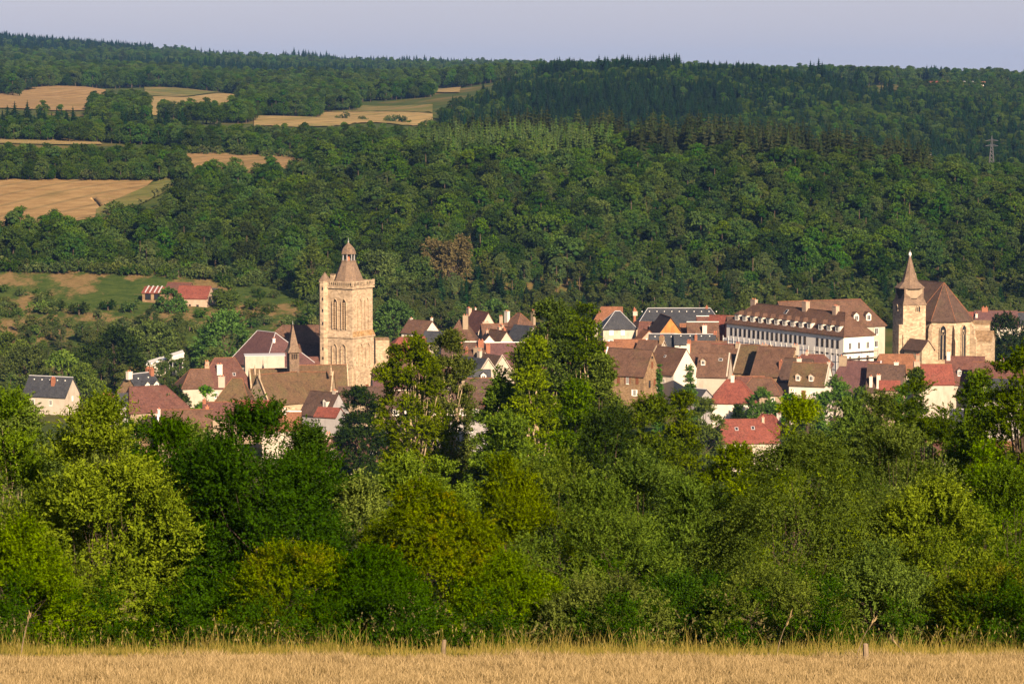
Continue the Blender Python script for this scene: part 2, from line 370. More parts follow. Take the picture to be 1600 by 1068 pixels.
def tube(pts, rad, n=5):
    pts = np.asarray(pts, float); m = len(pts)
    d = np.gradient(pts, axis=0); d /= np.linalg.norm(d, axis=1)[:, None] + 1e-9
    ref = np.where(np.abs(d[:, 2:3]) > 0.9, np.array([[1.0, 0, 0]]), np.array([[0, 0, 1.0]]))
    a = np.cross(d, ref); a /= np.linalg.norm(a, axis=1)[:, None] + 1e-9; b = np.cross(d, a)
    th = np.arange(n) * 2 * math.pi / n
    V = (pts[:, None] + (a[:, None] * np.cos(th)[None, :, None] + b[:, None] * np.sin(th)[None, :, None]) * np.asarray(rad)[:, None, None]).reshape(-1, 3)
    Fs = [(i * n + j, i * n + (j + 1) % n, (i + 1) * n + (j + 1) % n, (i + 1) * n + j) for i in range(m - 1) for j in range(n)]
    return V, Fs

# ------------------------------------------------------------------ the ground
idx = np.arange(NY * NX).reshape(NY, NX)
Fg = np.stack([idx[:-1, :-1], idx[:-1, 1:], idx[1:, 1:], idx[1:, :-1]], -1).reshape(-1, 4)
link('ground', fast_mesh('ground', np.stack([XG, YY, ZG], -1).reshape(-1, 3), Fg, ['ground_wild']), kind='structure')
def sheet(name, top, bot, mat, off=0.35, nu=40, nv=24, ragged=0.0):
    """a field laid on the ground: top and bottom edges given as lists of ground points"""
    def resample(pl):
        pl = np.array(pl, float); s = np.concatenate([[0], np.cumsum(np.linalg.norm(np.diff(pl, axis=0), axis=1))]); u = np.linspace(0, s[-1], nu)
        return np.stack([np.interp(u, s, pl[:, 0]), np.interp(u, s, pl[:, 1])], -1)
    T, B = resample(top), resample(bot)
    if ragged: B[:, 1] += rng.normal(0, ragged, nu)
    t = np.linspace(0, 1, nv)[:, None, None]
    G = T[None] * t + B[None] * (1 - t)
    Z = gz(G[..., 0], G[..., 1]) + off
    V = np.concatenate([G, Z[..., None]], -1).reshape(-1, 3)
    ii = np.arange(nu * nv).reshape(nv, nu)
    Fs = np.stack([ii[:-1, :-1], ii[:-1, 1:], ii[1:, 1:], ii[1:, :-1]], -1).reshape(-1, 4)
    return link(name, fast_mesh(name, V, Fs, [mat]), kind='structure')
def H(*pts, **k): return [hit(a, b, **k) for a, b in pts]
sheet('field', [(-34, 61), (34, 61)], [(-20, 8), (20, 8)], 'field_straw', 0.01, 60, 60)
sheet('field', H((-120, 281), (120, 281), (244, 281), d0=1100), H((-120, 352), (20, 352), (150, 340), (215, 305), d0=1060), 'field_tan', 0.5, ragged=5)
sheet('meadow', H((150, 330), (215, 300), (262, 279), d0=1100), H((150, 352), (215, 325), (270, 296), d0=1060), 'field_green', 0.7, ragged=4)
sheet('field', H((288, 242), (400, 241), (480, 243), d0=1380), H((286, 268), (400, 272), (480, 268), d0=1280), 'field_tan', 0.5, ragged=3)
sheet('field', H((-80, 216), (60, 217), (150, 219), d0=1480), H((-80, 226), (60, 227), (160, 227), d0=1440), 'field_gold', 0.6)
sheet('field', H((-80, 134), (60, 134), (165, 142), d0=1850), H((-80, 172), (80, 174), (170, 170), d0=1700), 'field_tan', 0.8)
sheet('field', H((225, 137), (300, 135), (390, 137), d0=1850), H((228, 152), (310, 150), (390, 150), d0=1800), 'field_green', 0.9)
sheet('field', H((232, 153), (310, 151), (390, 151), d0=1850), H((230, 182), (310, 182), (372, 178), d0=1700), 'field_gold', 0.8)
sheet('field', H((398, 168), (520, 164), (676, 165), d0=1850), H((398, 178), (520, 176), (676, 178), d0=1780), 'field_green', 0.8, ragged=6)
sheet('field', H((398, 179), (520, 177), (676, 179), d0=1780), H((398, 198), (520, 199), (676, 197), d0=1640), 'field_gold', 0.8, ragged=6)
sheet('field', H((640, 137), (720, 138), d0=2200), H((640, 146), (718, 146), d0=2100), 'field_gold', 1.0)
sheet('field', H((555, 126), (692, 124), d0=2600), H((560, 131), (690, 130), d0=2500), 'field_gold', 1.0)
sheet('field', H((1092, 118), (1140, 118), d0=2800), H((1092, 124), (1140, 124), d0=2500), 'field_gold', 1.0)
sheet('field', H((1420, 262), (1500, 264), (1600, 268), d0=1450), H((1420, 285), (1500, 288), (1640, 292), d0=1300), 'field_tan', 0.6)
sheet('meadow', H((-60, 408), (120, 410), (250, 425), (380, 436), (470, 440), d0=850), H((-60, 540), (120, 545), (250, 548), (380, 540), (470, 520), d0=800), 'ground_meadow', 0.4, 90, 60)
# ------------------------------------------------------------------ foliage
def unit(a): return a / (np.linalg.norm(a, axis=-1, keepdims=True) + 1e-9)
def rdir(n): return unit(rng.normal(size=(n, 3)))
def cards(C, d, nrm, ln, wd, fold=0.12):
    n = len(C); s = unit(np.cross(d, nrm)); up = np.cross(s, d)
    ln = np.broadcast_to(ln, (n,))[:, None]; wd = np.broadcast_to(wd, (n,))[:, None]
    mid = C + d * ln * 0.45 + up * ln * fold
    V = np.stack([C, mid + s * wd * 0.5, C + d * ln, mid - s * wd * 0.5], 1).reshape(-1, 3)
    return V, np.arange(n * 4).reshape(n, 4)
def crown_sprays(lc, lr, nsp, lpv, sl, ll, lw, droop=0.35, upb=0.35, centre=None, flat=0.8):
    """leafy twigs over the outer faces of leaf clumps. lc clump centres, lr clump radii"""
    k = len(lc); w = lr ** 2; pick = rng.choice(k, nsp, p=w / w.sum())
    u = rdir(nsp)
    cc = np.array([0, 0, lc[:, 2].mean()]) if centre is None else centre
    o = unit(lc[pick] - cc + 1e-6)
    bad = (u * o).sum(1) < -0.2; u[bad] *= -1
    u = unit(u + o * 0.25 + np.array([0, 0, 0.5]))
    A = lc[pick] + u * lr[pick][:, None] * np.array([1, 1, flat]) * (1 - 0.5 * rng.uniform(0, 1, nsp) ** 2.2)[:, None]
    D = unit(u * 0.9 + np.array([0, 0, upb]) + rng.normal(0, 0.35, (nsp, 3)))
    side = unit(np.cross(D, rdir(nsp)))
    t = (np.arange(lpv) + 0.5) / lpv
    Lk = sl * rng.uniform(0.6, 1.3, nsp)
    Pt = A[:, None] + D[:, None] * (t[None, :, None] * Lk[:, None, None]) - np.array([0, 0, 1.0]) * (droop * t[None, :, None] ** 2 * Lk[:, None, None])
    sg = np.where(np.arange(lpv) % 2 == 0, 1, -1)[None, :, None]
    ld = unit(side[:, None] * sg * 0.8 + D[:, None] * 0.7 + rng.normal(0, 0.3, (nsp, lpv, 3)) - np.array([0, 0, 0.15]))
    nr = unit(u[:, None] * 0.5 + np.array([0, 0, 0.75]) + rng.normal(0, 0.45, (nsp, lpv, 3)))
    n = nsp * lpv
    V, Fq = cards(Pt.reshape(n, 3), ld.reshape(n, 3), nr.reshape(n, 3), ll * rng.uniform(0.65, 1.25, n), lw * rng.uniform(0.7, 1.2, n))
    lt = rng.uniform(0, 1, k)[pick]
    tint = (0.40 * lt + 0.35 * rng.uniform(0, 1, nsp))[:, None] + 0.40 * rng.uniform(0, 1, (nsp, lpv)) - 0.12
    tint = tint + 0.15 * t[None, :]
    return V, Fq, tint.reshape(-1)
PROFS = {
 'round': lambda t: np.sqrt(np.clip(1 - (2 * t - 1) ** 2, 0, 1)) ** 0.8,
 'dome': lambda t: np.clip(1 - t ** 2.6, 0, 1) ** 0.6 * (0.8 + 0.2 * np.clip(t * 6, 0, 1)),
 'cone': lambda t: np.clip(1 - t, 0, 1) ** 0.75 * 0.95 + 0.05,
 'column': lambda t: np.clip(1 - (2 * t - 1) ** 4, 0, 1) ** 0.6 * (0.75 + 0.25 * t),
 'egg': lambda t: np.sin(np.pi * np.clip(t, 0, 1) ** 0.75) ** 0.7,
 'vase': lambda t: np.clip(1 - (np.abs(t - 0.62) / 0.62) ** 2.4, 0, 1) ** 0.6,
}
def lobes_for(k, prof, R, z0, z1, lr, inner=0.25, jit=0.12):
    t = rng.uniform(0.03, 0.97, k * 3); pr = PROFS[prof](t)
    keep = rng.uniform(0, 1, len(t)) < pr + 0.15; t, pr = t[keep][:k], pr[keep][:k]
    n = len(t); ph = np.arange(n) * 2.39996 + rng.normal(0, 0.3, n)
    rr = np.sqrt(rng.uniform(inner, 1, n)) * (1 + rng.normal(0, jit, n))
    a0, b0, c0 = rng.uniform(0, 6.28, 3)
    rr = rr * (1 + 0.16 * np.sin(3 * ph + a0) * np.sin(6 * t + b0) + 0.08 * np.sin(5 * ph + c0))
    r = np.clip(rr * (R * pr - lr * 0.65), 0, None)
    c = np.stack([r * np.cos(ph), r * np.sin(ph), z0 + t * (z1 - z0)], 1)
    return c, lr * rng.uniform(0.65, 1.25, n) * (0.75 + 0.25 * pr)
def limbs(lc, base, trunk_h, r0, n_limb, mat, stems=1, spread=0.3, sides=5):
    mb = MB(); base = np.array(base, float)
    sel = rng.permutation(len(lc))[:n_limb]
    roots = [base + np.array([spread * math.cos(2.4 * i), spread * math.sin(2.4 * i), 0]) * (stems > 1) for i in range(stems)]
    top = lc[np.argmax(lc[:, 2])]
    for i, rt in enumerate(roots):
        tp = top * (0.9 if i == 0 else rng.uniform(0.55, 0.85)) if stems == 1 else lc[rng.integers(len(lc))] * 0.9
        m = np.array([rt[0] + (tp[0] - rt[0]) * 0.25, rt[1] + (tp[1] - rt[1]) * 0.25, trunk_h])
        s = np.linspace(0, 1, 7)[:, None]; a = m if stems == 1 else m * np.array([1.3, 1.3, 0.8])
        pts = rt * (1 - s) ** 2 + 2 * a * s * (1 - s) + tp * s ** 2
        pts[1:-1] += rng.normal(0, 0.012 * np.linalg.norm(tp - rt), (5, 3))
        pts[0, 2] -= 0.4
        mb.tube(pts, np.linspace(r0, r0 * 0.12, 7), mat, sides + 1)
        roots[i] = pts
    for q in sel:
        pts0 = roots[q % len(roots)]; e = lc[q]
        zz = np.clip((e[2] - trunk_h) * rng.uniform(0.15, 0.6) + trunk_h * 0.8, base[2], e[2])
        j = int(np.clip(np.searchsorted(pts0[:, 2], zz), 1, 5)); st = pts0[j]
        s = np.linspace(0, 1, 5)[:, None]; ctrl = st * 0.45 + e * 0.55 + np.array([0, 0, -0.12 * abs(e[2] - st[2]) + 0.1])
        pts = st * (1 - s) ** 2 + 2 * ctrl * s * (1 - s) + e * s ** 2
        rr = r0 * (0.55 - 0.35 * j / 6)
        mb.tube(pts, np.linspace(rr, rr * 0.2, 5), mat, 4)
    return mb
def icore(c, r, flat=0.8):
    t = (1 + 5 ** 0.5) / 2
    v = unit(np.array([(-1, t, 0), (1, t, 0), (-1, -t, 0), (1, -t, 0), (0, -1, t), (0, 1, t), (0, -1, -t), (0, 1, -t), (t, 0, -1), (t, 0, 1), (-t, 0, -1), (-t, 0, 1)], float))
    f = [(0, 11, 5), (0, 5, 1), (0, 1, 7), (0, 7, 10), (0, 10, 11), (1, 5, 9), (5, 11, 4), (11, 10, 2), (10, 7, 6), (7, 1, 8), (3, 9, 4), (3, 4, 2), (3, 2, 6), (3, 6, 8), (3, 8, 9), (4, 9, 5), (2, 4, 11), (6, 2, 10), (8, 6, 7), (9, 8, 1)]
    return c + v * r * np.array([1, 1, flat]), np.array([(a, b, d, d) for a, b, d in f])

def far_tree(name, mat, prof='round', H_=11.0, R=4.6, k=20, lr=1.7, n=1500, cl=0.75, cw=0.5, z0=2.0, core=True, flat=0.8):
    """a whole hillside tree (unit: metres), crown built from leaf clumps on limbs"""
    lc, lrr = lobes_for(k, prof, R, z0 + lr * 0.4, H_ - lr * 0.55, lr, 0.3)
    V, Fq, tint = crown_sprays(lc, lrr, n // 4, 4, cl * 1.5, cl, cw, 0.3, 0.3, flat=flat)
    V = [V]; Fs = [Fq]; T = [tint]; off = len(V[0])
    if core:
        for c, r in zip(lc, lrr):
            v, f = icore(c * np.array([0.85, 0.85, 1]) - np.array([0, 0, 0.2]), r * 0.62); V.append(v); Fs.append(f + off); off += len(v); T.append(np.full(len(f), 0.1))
    nf = sum(len(f) for f in Fs)
    vt, ft = tube([(0, 0, -1.5), (0.1, 0, H_ * 0.4), (0, 0.1, H_ * 0.85)], [0.28, 0.2, 0.05], 5)
    V.append(vt); ft = np.array(ft) + off
    me = fast_mesh(name, np.concatenate(V), np.concatenate(Fs + [ft]), [mat, 'bark'], np.r_[np.zeros(nf), np.ones(len(ft))], np.r_[np.concatenate(T), np.zeros(len(ft))])
    return me
def spruce_mesh(name, mat, H_=14.0, R=2.4, whorls=15, per=11, cl=1.25, cw=0.62, z0=1.2):
    V = []; Fs = []; T = []; off = 0
    Cs = []; Ds = []; Ns = []; Ls = []
    for w in range(whorls):
        t = w / (whorls - 1); z = z0 + (H_ - z0) * t ** 0.92; r = R * (1 - t) ** 0.85 + 0.12
        for i in range(per):
            a = rng.uniform(0, 6.28); d = np.array([math.cos(a), math.sin(a), -0.25 - 0.25 * rng.random()]); rr = r * rng.uniform(0.7, 1.15)
            for s in np.linspace(0.12, 0.8, 4 if rr > 1 else 2):
                for q in (-1, 1):
                    Cs.append(np.array([0, 0, z]) + d * rr * s); Ds.append(d + q * 0.75 * np.array([-d[1], d[0], 0]) + rng.normal(0, 0.15, 3)); Ns.append(np.array([0, 0, 1]) + rng.normal(0, 0.3, 3)); Ls.append(min(cl, rr * 0.55 + 0.15))
    C = np.array(Cs); D = unit(np.array(Ds)); Nn = unit(np.array(Ns)); Ls = np.array(Ls)
    v, f = cards(C, D, Nn, Ls, cw * Ls / cl + 0.1, -0.05); V.append(v); Fs.append(f); T.append(rng.uniform(0, 1, len(f))); off = len(v)
    vt, ft = tube([(0, 0, z0 * 0.8), (0, 0, H_ * 0.55), (0, 0, H_ * 0.99)], [R * 0.5, R * 0.3, 0.04], 6); V.append(vt); Fs.append(np.array(ft) + off); T.append(np.full(len(ft), 0.0)); off += len(vt)
    nf = sum(len(x) for x in Fs)
    vt, ft = tube([(0, 0, -1.5), (0, 0, z0), (0, 0, H_ * 0.5)], [0.22, 0.2, 0.1], 5); V.append(vt); Fs.append(np.array(ft) + off)
    return fast_mesh(name, np.concatenate(V), np.concatenate(Fs), [mat, 'bark'], np.r_[np.zeros(nf), np.ones(len(ft))], np.r_[np.concatenate(T), np.zeros(len(ft))])

PROTO = {}
def proto(key, me): PROTO.setdefault(key, []).append(me)
for i in range(5):
    proto('oak', far_tree('broadleaf_tree', 'forest_green', ['round', 'dome', 'egg', 'round', 'dome'][i], [12, 13.5, 14, 11.5, 13][i], [4.9, 4.5, 4.2, 5.2, 5.0][i], 20 + 4 * i, 1.8, 4600, 0.52, 0.36))
for i in range(3):
    proto('grey', far_tree('broadleaf_tree', 'forest_grey', ['egg', 'dome', 'round'][i], [12, 13, 10][i], [3.4, 3.8, 3.9][i], 18, 1.35, 3200, 0.45, 0.28))
for i in range(3):
    proto('spruce', spruce_mesh('spruce', 'forest_spruce', [13, 11, 14][i], [3.3, 2.9, 3.1][i]))
    proto('brown', spruce_mesh('brown_spruce', 'forest_brown', [11, 10, 12][i], [2.6, 2.3, 2.7][i], 12, 9))
    proto('larch', spruce_mesh('larch', 'forest_larch', [9, 8, 10][i], [2.1, 1.9, 2.2][i], 12, 8))
    proto('bush', far_tree('scrub_bush', 'forest_grey' if i else 'forest_green', 'dome', 3.2, 2.4, 9, 1.0, 420, 0.5, 0.32, 0.2))

# where each kind of wood stands: bands given by photo columns and distance, filled on a jittered world grid
def band(x0, x1, dn, df, step, seed):
    """trees standing from distance dn to df between photo columns x0 and x1; dn, df may be lists (column, distance)"""
    r = np.random.default_rng(seed)
    fn = (lambda p: np.interp(p, *zip(*dn))) if isinstance(dn, list) else (lambda p: np.full_like(p, dn, dtype=float))
    ff = (lambda p: np.interp(p, *zip(*df))) if isinstance(df, list) else (lambda p: np.full_like(p, df, dtype=float))
    lo = min(d for _, d in dn) if isinstance(dn, list) else dn; hi = max(d for _, d in df) if isinstance(df, list) else df
    xa = (x0 - 800) / F * hi if x0 < 800 else (x0 - 800) / F * lo; xb = (x1 - 800) / F * hi if x1 > 800 else (x1 - 800) / F * lo
    gx, gy = np.meshgrid(np.arange(min(xa, xb), max(xa, xb), step), np.arange(lo, hi, step * 0.9))
    gx = gx + (np.arange(gy.shape[0]) % 2)[:, None] * step * 0.5
    x = (gx + r.uniform(-0.42, 0.42, gx.shape) * step).ravel(); y = (gy + r.uniform(-0.42, 0.42, gy.shape) * step).ravel()
    p = 800 + F * x / y * 0.995
    k = (p > x0) & (p < x1) & (y >= fn(p)) & (y <= ff(p))
    return x[k], y[k], r
stuff = {}   # kind -> list of (x, y, z, scale, rot, variant)
single = []  # individually built hillside trees
def plant(kind, x, y, r, smin=0.8, smax=1.25, dz=0.0, hv=1.0):
    z = gz(x, y) + dz; n = len(x)
    s = r.uniform(smin, smax, n); a = r.uniform(0, 6.283, n); v = r.integers(0, len(PROTO[kind]), n)
    stuff.setdefault(kind, []).append(np.stack([x, y, z, s, a, v, np.full(n, hv)], 1))
M_ = -130; N_ = 1730
# the big wooded slope behind the town
hill_foot = [(-200, 1040), (0, 1040), (200, 1044), (300, 1050), (420, 1052), (480, 1000), (560, 975), (1100, 972), (1300, 975), (1800, 985)]
hill_top = [(-200, 1105), (150, 1112), (250, 1190), (300, 1285), (470, 1295), (540, 1400), (620, 1330), (700, 1262), (1000, 1240), (1300, 1225), (1440, 1225), (1470, 1300), (1500, 1270), (1800, 1330)]
x, y, r = band(M_, N_, hill_foot, hill_top, 8.4, 11)
pxs = 800 + F * x / y
mix = r.random(len(x)); patchy = np.sin(x / 31 + 1) * np.cos(y / 43 + x / 90) + 0.5 * np.sin(x / 13 - y / 17)
low = (y < 1035) & (pxs > 470)
isgrey = (mix < np.clip(0.22 + 0.28 * patchy, 0.05, 0.6)) | (low & (mix < 0.55))
isspr = ~isgrey & (((mix > 0.93) & (y < 1120)) | (low & (mix > 0.62) & (mix < 0.93)))
rest = ~isgrey & ~isspr
plant('grey', x[isgrey], y[isgrey], r, 0.6, 1.05); plant('spruce', x[isspr], y[isspr], r, 0.55, 1.0); plant('oak', x[rest], y[rest], r, 0.62, 1.35)
# pale young larches and tired brown spruces along its top
x, y, r = band(640, 960, [(640, 1290), (960, 1245)], [(640, 1385), (960, 1330)], 5.0, 12); plant('larch', x, y, r, 1.2, 2.0)
x, y, r = band(700, 1450, [(700, 1390), (900, 1350), (1000, 1240), (1300, 1228), (1440, 1225)], [(700, 1420), (900, 1390), (1000, 1330), (1300, 1300), (1440, 1290)], 5.2, 13); k = r.random(len(x)) < .85; plant('brown', x[k], y[k], r, 1.0, 2.0); plant('oak', x[~k], y[~k], r, 0.8, 1.2)
# hedgerow bands between the fields on the left
x, y, r = band(M_, 292, 1336, 1400, 7.5, 14); plant('oak', x, y, r, 0.88, 1.15)
x, y, r = band(M_, 300, 1325, 1340, 5.5, 15); plant('oak', x, y, r, 0.5, 0.85)
x, y, r = band(M_, 660, [(-130, 1590), (290, 1560), (300, 1505), (660, 1505)], [(-130, 1660), (300, 1640), (400, 1590), (660, 1590)], 7.8, 16); plant('oak', x, y, r, 0.75, 1.0)
x, y, r = band(M_, 300, 1600, 1660, 9.0, 17); k = r.random(len(x)) < 0.5; plant('spruce', x[k], y[k], r, 1.0, 1.6)
x, y, r = band(660, 760, 1480, 1640, 8.0, 18); plant('oak', x, y, r, 0.9, 1.3)
# copses among the far fields
for q, (a, b, c, d) in enumerate([(150, 232, 1720, 2100), (250, 290, 1900, 1930), (288, 345, 1800, 1830), (355, 400, 1840, 1900), (62, 74, 1900, 1908), (96, 106, 1905, 1913), (380, 560, 2120, 2420), (560, 680, 2300, 2440), (385, 500, 1990, 2120)]):
    x, y, r = band(a, b, c, d, 8.0, 20 + q); plant('oak', x, y, r, 0.8, 1.25)
# the conifer hill on the right
x, y, r = band(690, N_, [(690, 1800), (800, 1690), (1000, 1640), (1730, 1640)], [(690, 1960), (760, 2150), (830, 2350), (1300, 2380), (1400, 2270), (1730, 2240)], 7.4, 40)
pxs = 800 + F * x / y; pt = np.sin(x / 57) * np.cos(y / 71) + 0.4 * np.sin(x / 19 + y / 23)
dec = (r.random(len(x)) < np.clip(0.12 + 0.35 * pt + (pxs > 1150) * 0.2 + (y < 1800) * 0.2, 0, 0.9))
plant('oak', x[dec], y[dec], r, 0.65, 1.0); plant('spruce', x[~dec], y[~dec], r, 0.7, 1.15)
x, y, r = band(840, 1060, 2300, 2400, 8, 41); plant('spruce', x, y, r, 1.2, 1.6)
x, y, r = band(1395, 1640, 1350, 1480, 8, 42); k = (800 + F * x / y) > 1560; plant('oak', x[k], y[k], r, 0.8, 1.2)
x, y, r = band(1400, N_, 2260, 2640, 12, 44); plant('oak', x, y, r, 0.4, 0.75)
x, y, r = band(1200, N_, 1420, 1640, 8.5, 43); pxs = 800 + F * x / y; k = ~((pxs > 1440) & (pxs < 1560) & (y < 1560)); plant('oak', x[k], y[k], r, 0.8, 1.2)
for q, (a, b, c, d, s) in enumerate([(1254, 1288, 2340, 2360, 1.7), (1328, 1346, 2330, 2345, 1.6), (1375, 1395, 2330, 2345, 1.4), (1440, 1470, 2900, 2960, 1.7)]):
    x, y, r = band(a, b, c, d, 7, 50 + q); plant('spruce', x, y, r, s * 0.9, s * 1.1)
# far woods up to the skyline
x, y, r = band(M_, 1730, [(-130, 2420), (170, 2350), (390, 2450), (700, 2600), (1000, 2650), (1380, 2700), (1400, 2900), (1730, 2900)], [(-130, 3300), (1730, 3300)], 13, 60)
pxs = 800 + F * x / y; k = (np.sin(x / 83 + 2) + np.cos(y / 140 + x / 200) > -0.9) & ~((pxs > 560) & (pxs < 700) & (y > 2480) & (y < 2700))
plant('oak', x[k], y[k], r, 0.9, 1.5)
x, y, r = band(M_, 1730, 3300, [(-130, 5100), (1730, 5100)], 19, 61)
k = r.random(len(x)) < 0.72; sp = np.sin(x / 190) * np.cos(y / 230) > 0.15
plant('oak', x[k & ~sp], y[k & ~sp], r, 0.9, 1.5); plant('spruce', x[k & sp], y[k & sp], r, 0.9, 1.5)
x, y, r = band(-60, 245, 4700, 5000, 12, 62); plant('spruce', x, y, r, 1.3, 1.9)
x, y, r = band(1478, 1600, 3050, 3070, 21, 63); plant('oak', x, y, r, 1.1, 1.6)
x, y, r = band(1130, 1480, 4800, 4900, 30, 64); k = r.random(len(x)) < .6; plant('oak', x[k], y[k], r, 0.9, 1.5)
x, y, r = band(440, 520, 4800, 4900, 14, 65); plant('spruce', x, y, r, 1.2, 2.2)
# scrub on the meadow slope left of the town
x, y, r = band(-60, 470, 860, 1040, 10, 70); pt = np.sin(x / 17) + np.sin(y / 11 + x / 29); k = (pt > 0.9) & (r.random(len(x)) < 0.7); plant('bush', x[k], y[k], r, 0.6, 1.5)
x, y, r = band(-60, 240, [(-60, 948), (240, 962)], [(-60, 955), (240, 970)], 5, 75); k = r.random(len(x)) < .7; plant('bush', x[k], y[k], r, 0.7, 1.6)
x, y, r = band(-60, 330, [(-60, 915), (330, 925)], [(-60, 940), (330, 945)], 7, 76); k = r.random(len(x)) < .35; plant('bush', x[k], y[k], r, 0.8, 1.7)
for q, (a, b, dn, df) in enumerate([(225, 392, 1985, 1995), (120, 240, 1322, 1334), (392, 470, 1700, 1712), (520, 680, 1925, 1932), (150, 245, 1195, 1212), (288, 480, 1488, 1500), (-60, 160, 1440, 1448)]):
    x, y, r = band(a, b, dn, df, 6, 80 + q); k = r.random(len(x)) < .6; plant('bush', x[k], y[k], r, 0.6, 1.8)
x, y, r = band(380, 560, 930, 1045, 8, 71); k = r.random(len(x)) < np.where(800 + F * x / y < 480, .3, .8); plant('bush', x[k], y[k], r, 0.8, 1.7)
x, y, r = band(-60, 460, 1030, 1050, 5, 72); plant('bush', x, y, r, 0.9, 1.7)
# leafy gardens at the foot of the wood and between the houses
x, y, r = band(540, N_, 930, 985, 6.5, 73); k = r.random(len(x)) < 0.85; plant('grey', x[k], y[k], r, 0.45, 0.75)
x, y, r = band(-60, 300, 800, 930, 9, 74); k = r.random(len(x)) < 0.6; plant('grey', x[k], y[k], r, 0.4, 0.8)

KINDINFO = {
 'oak': ('broadleaf_tree', 'tree', 'green broadleaf tree in the dense wood on the slope behind the town', 'broadleaf trees of the wooded slope', 150, 'broadleaf_woodland', 'forest of green broadleaf trees covering the hills behind the town'),
 'grey': ('pale_broadleaf_tree', 'tree', 'grey green loose crowned tree on the lower wooded slope behind the town', 'grey green trees of the wooded slope', 60, 'pale_woodland', 'paler grey green trees mixed through the hillside wood and gardens'),
 'spruce': ('spruce', 'conifer', 'dark green spruce at the foot of the wooded slope', 'dark spruces of the wooded slope', 120, 'spruce_woodland', 'dark spruce woods on the far hills'),
 'brown': ('brown_spruce', 'conifer', 'brownish drying spruce on the top of the wooded slope', 'brown spruces along the ridge', 90, 'brown_spruce_woodland', 'rest of the brownish spruces along the ridge'),
 'larch': ('larch', 'conifer', 'pale green young larch on the top of the wooded slope', 'pale young larches on the ridge', 80, 'larch_woodland', 'rest of the pale young larches on the ridge'),
 'bush': ('scrub_bush', 'bush', 'low green bush on the dry meadow slope left of the town', 'bushes on the meadow slope', 90, 'scrub', 'low scrub and hedges on the meadow slope'),
}
SPOT = {'oak': 'green broadleaf tree', 'grey': 'grey green tree', 'spruce': 'dark green spruce', 'brown': 'brownish drying spruce', 'larch': 'pale green young larch', 'bush': 'low green bush'}
def where_label(kind, p, D, big):
    size = 'large ' if big else 'small '
    if kind == 'bush': side = 'by the left edge of the meadow' if p < 110 else 'on the meadow left of the ruined farmhouse' if p < 230 else 'below the ruined farmhouse' if p < 330 else 'between the farmhouse and the bell tower'
    else:
        side = ('above the left meadow' if p < 230 else 'above the ruined farmhouse' if p < 400 else 'left of the bell tower cap' if p < 500 else 'behind the bell tower' if p < 610 else 'near the rusty brown tree' if p < 780
                else 'above the tall poplar clump' if p < 950 else 'above the long slate roof' if p < 1130 else 'above the hospital roof' if p < 1370 else 'behind the church spire' if p < 1500 else 'above the right end of the town')
    lvl = ''
    if kind in ('oak', 'grey', 'spruce'): lvl = ' at the wood edge' if D < 1010 else ' low on the wooded slope' if D < 1080 else ' high on the wooded slope' if D < 1300 else ' in the hilltop hedge rows'
    elif kind != 'bush': lvl = ' along the ridge of the wood'
    else: lvl = ', upper side' if D > 990 else ', lower side'
    return size + SPOT[kind] + lvl + (' ' if kind != 'bush' else ' ').replace('  ', ' ') + side if kind != 'bush' else size + SPOT[kind] + ' ' + side + lvl
def seen_size(a): return a[:, 3] / a[:, 1]
def gn_scatter(name, arr, meshes, **kw):
    me = bpy.data.meshes.new(name); me.vertices.add(len(arr)); me.vertices.foreach_set('co', arr[:, :3].astype(np.float32).ravel())
    for nm, colm in (('sc', 3), ('rot', 4)):
        a = me.attributes.new(nm, 'FLOAT', 'POINT'); a.data.foreach_set('value', arr[:, colm].astype(np.float32))
    a = me.attributes.new('var', 'INT', 'POINT'); a.data.foreach_set('value', arr[:, 5].astype(np.int32))
    o = link(name, me, **kw)
    ng = bpy.data.node_groups.new(name, 'GeometryNodeTree')
    ng.interface.new_socket('Geometry', in_out='INPUT', socket_type='NodeSocketGeometry'); ng.interface.new_socket('Geometry', in_out='OUTPUT', socket_type='NodeSocketGeometry')
    gi = ng.nodes.new('NodeGroupInput'); go = ng.nodes.new('NodeGroupOutput')
    iop = ng.nodes.new('GeometryNodeInstanceOnPoints'); iop.inputs['Pick Instance'].default_value = True
    g2i = ng.nodes.new('GeometryNodeGeometryToInstance')
    for mm in reversed(meshes):
        src = bpy.data.objects.new(name + '_source', mm)     # lives only in the node, never linked to the scene
        oi = ng.nodes.new('GeometryNodeObjectInfo'); oi.inputs['Object'].default_value = src; oi.inputs['As Instance'].default_value = True
        ng.links.new(oi.outputs['Geometry'], g2i.inputs[0])
    def att(nm, dt):
        a = ng.nodes.new('GeometryNodeInputNamedAttribute'); a.data_type = dt; a.inputs['Name'].default_value = nm; return a.outputs['Attribute']
    cb = ng.nodes.new('ShaderNodeCombineXYZ'); ng.links.new(att('rot', 'FLOAT'), cb.inputs[2])
    ng.links.new(gi.outputs[0], iop.inputs['Points']); ng.links.new(g2i.outputs[0], iop.inputs['Instance'])
    ng.links.new(att('var', 'INT'), iop.inputs['Instance Index']); ng.links.new(cb.outputs[0], iop.inputs['Rotation'])
    ng.links.new(att('sc', 'FLOAT'), iop.inputs['Scale']); ng.links.new(iop.outputs[0], go.inputs[0])
    md = o.modifiers.new('scatter', 'NODES'); md.node_group = ng
    return o
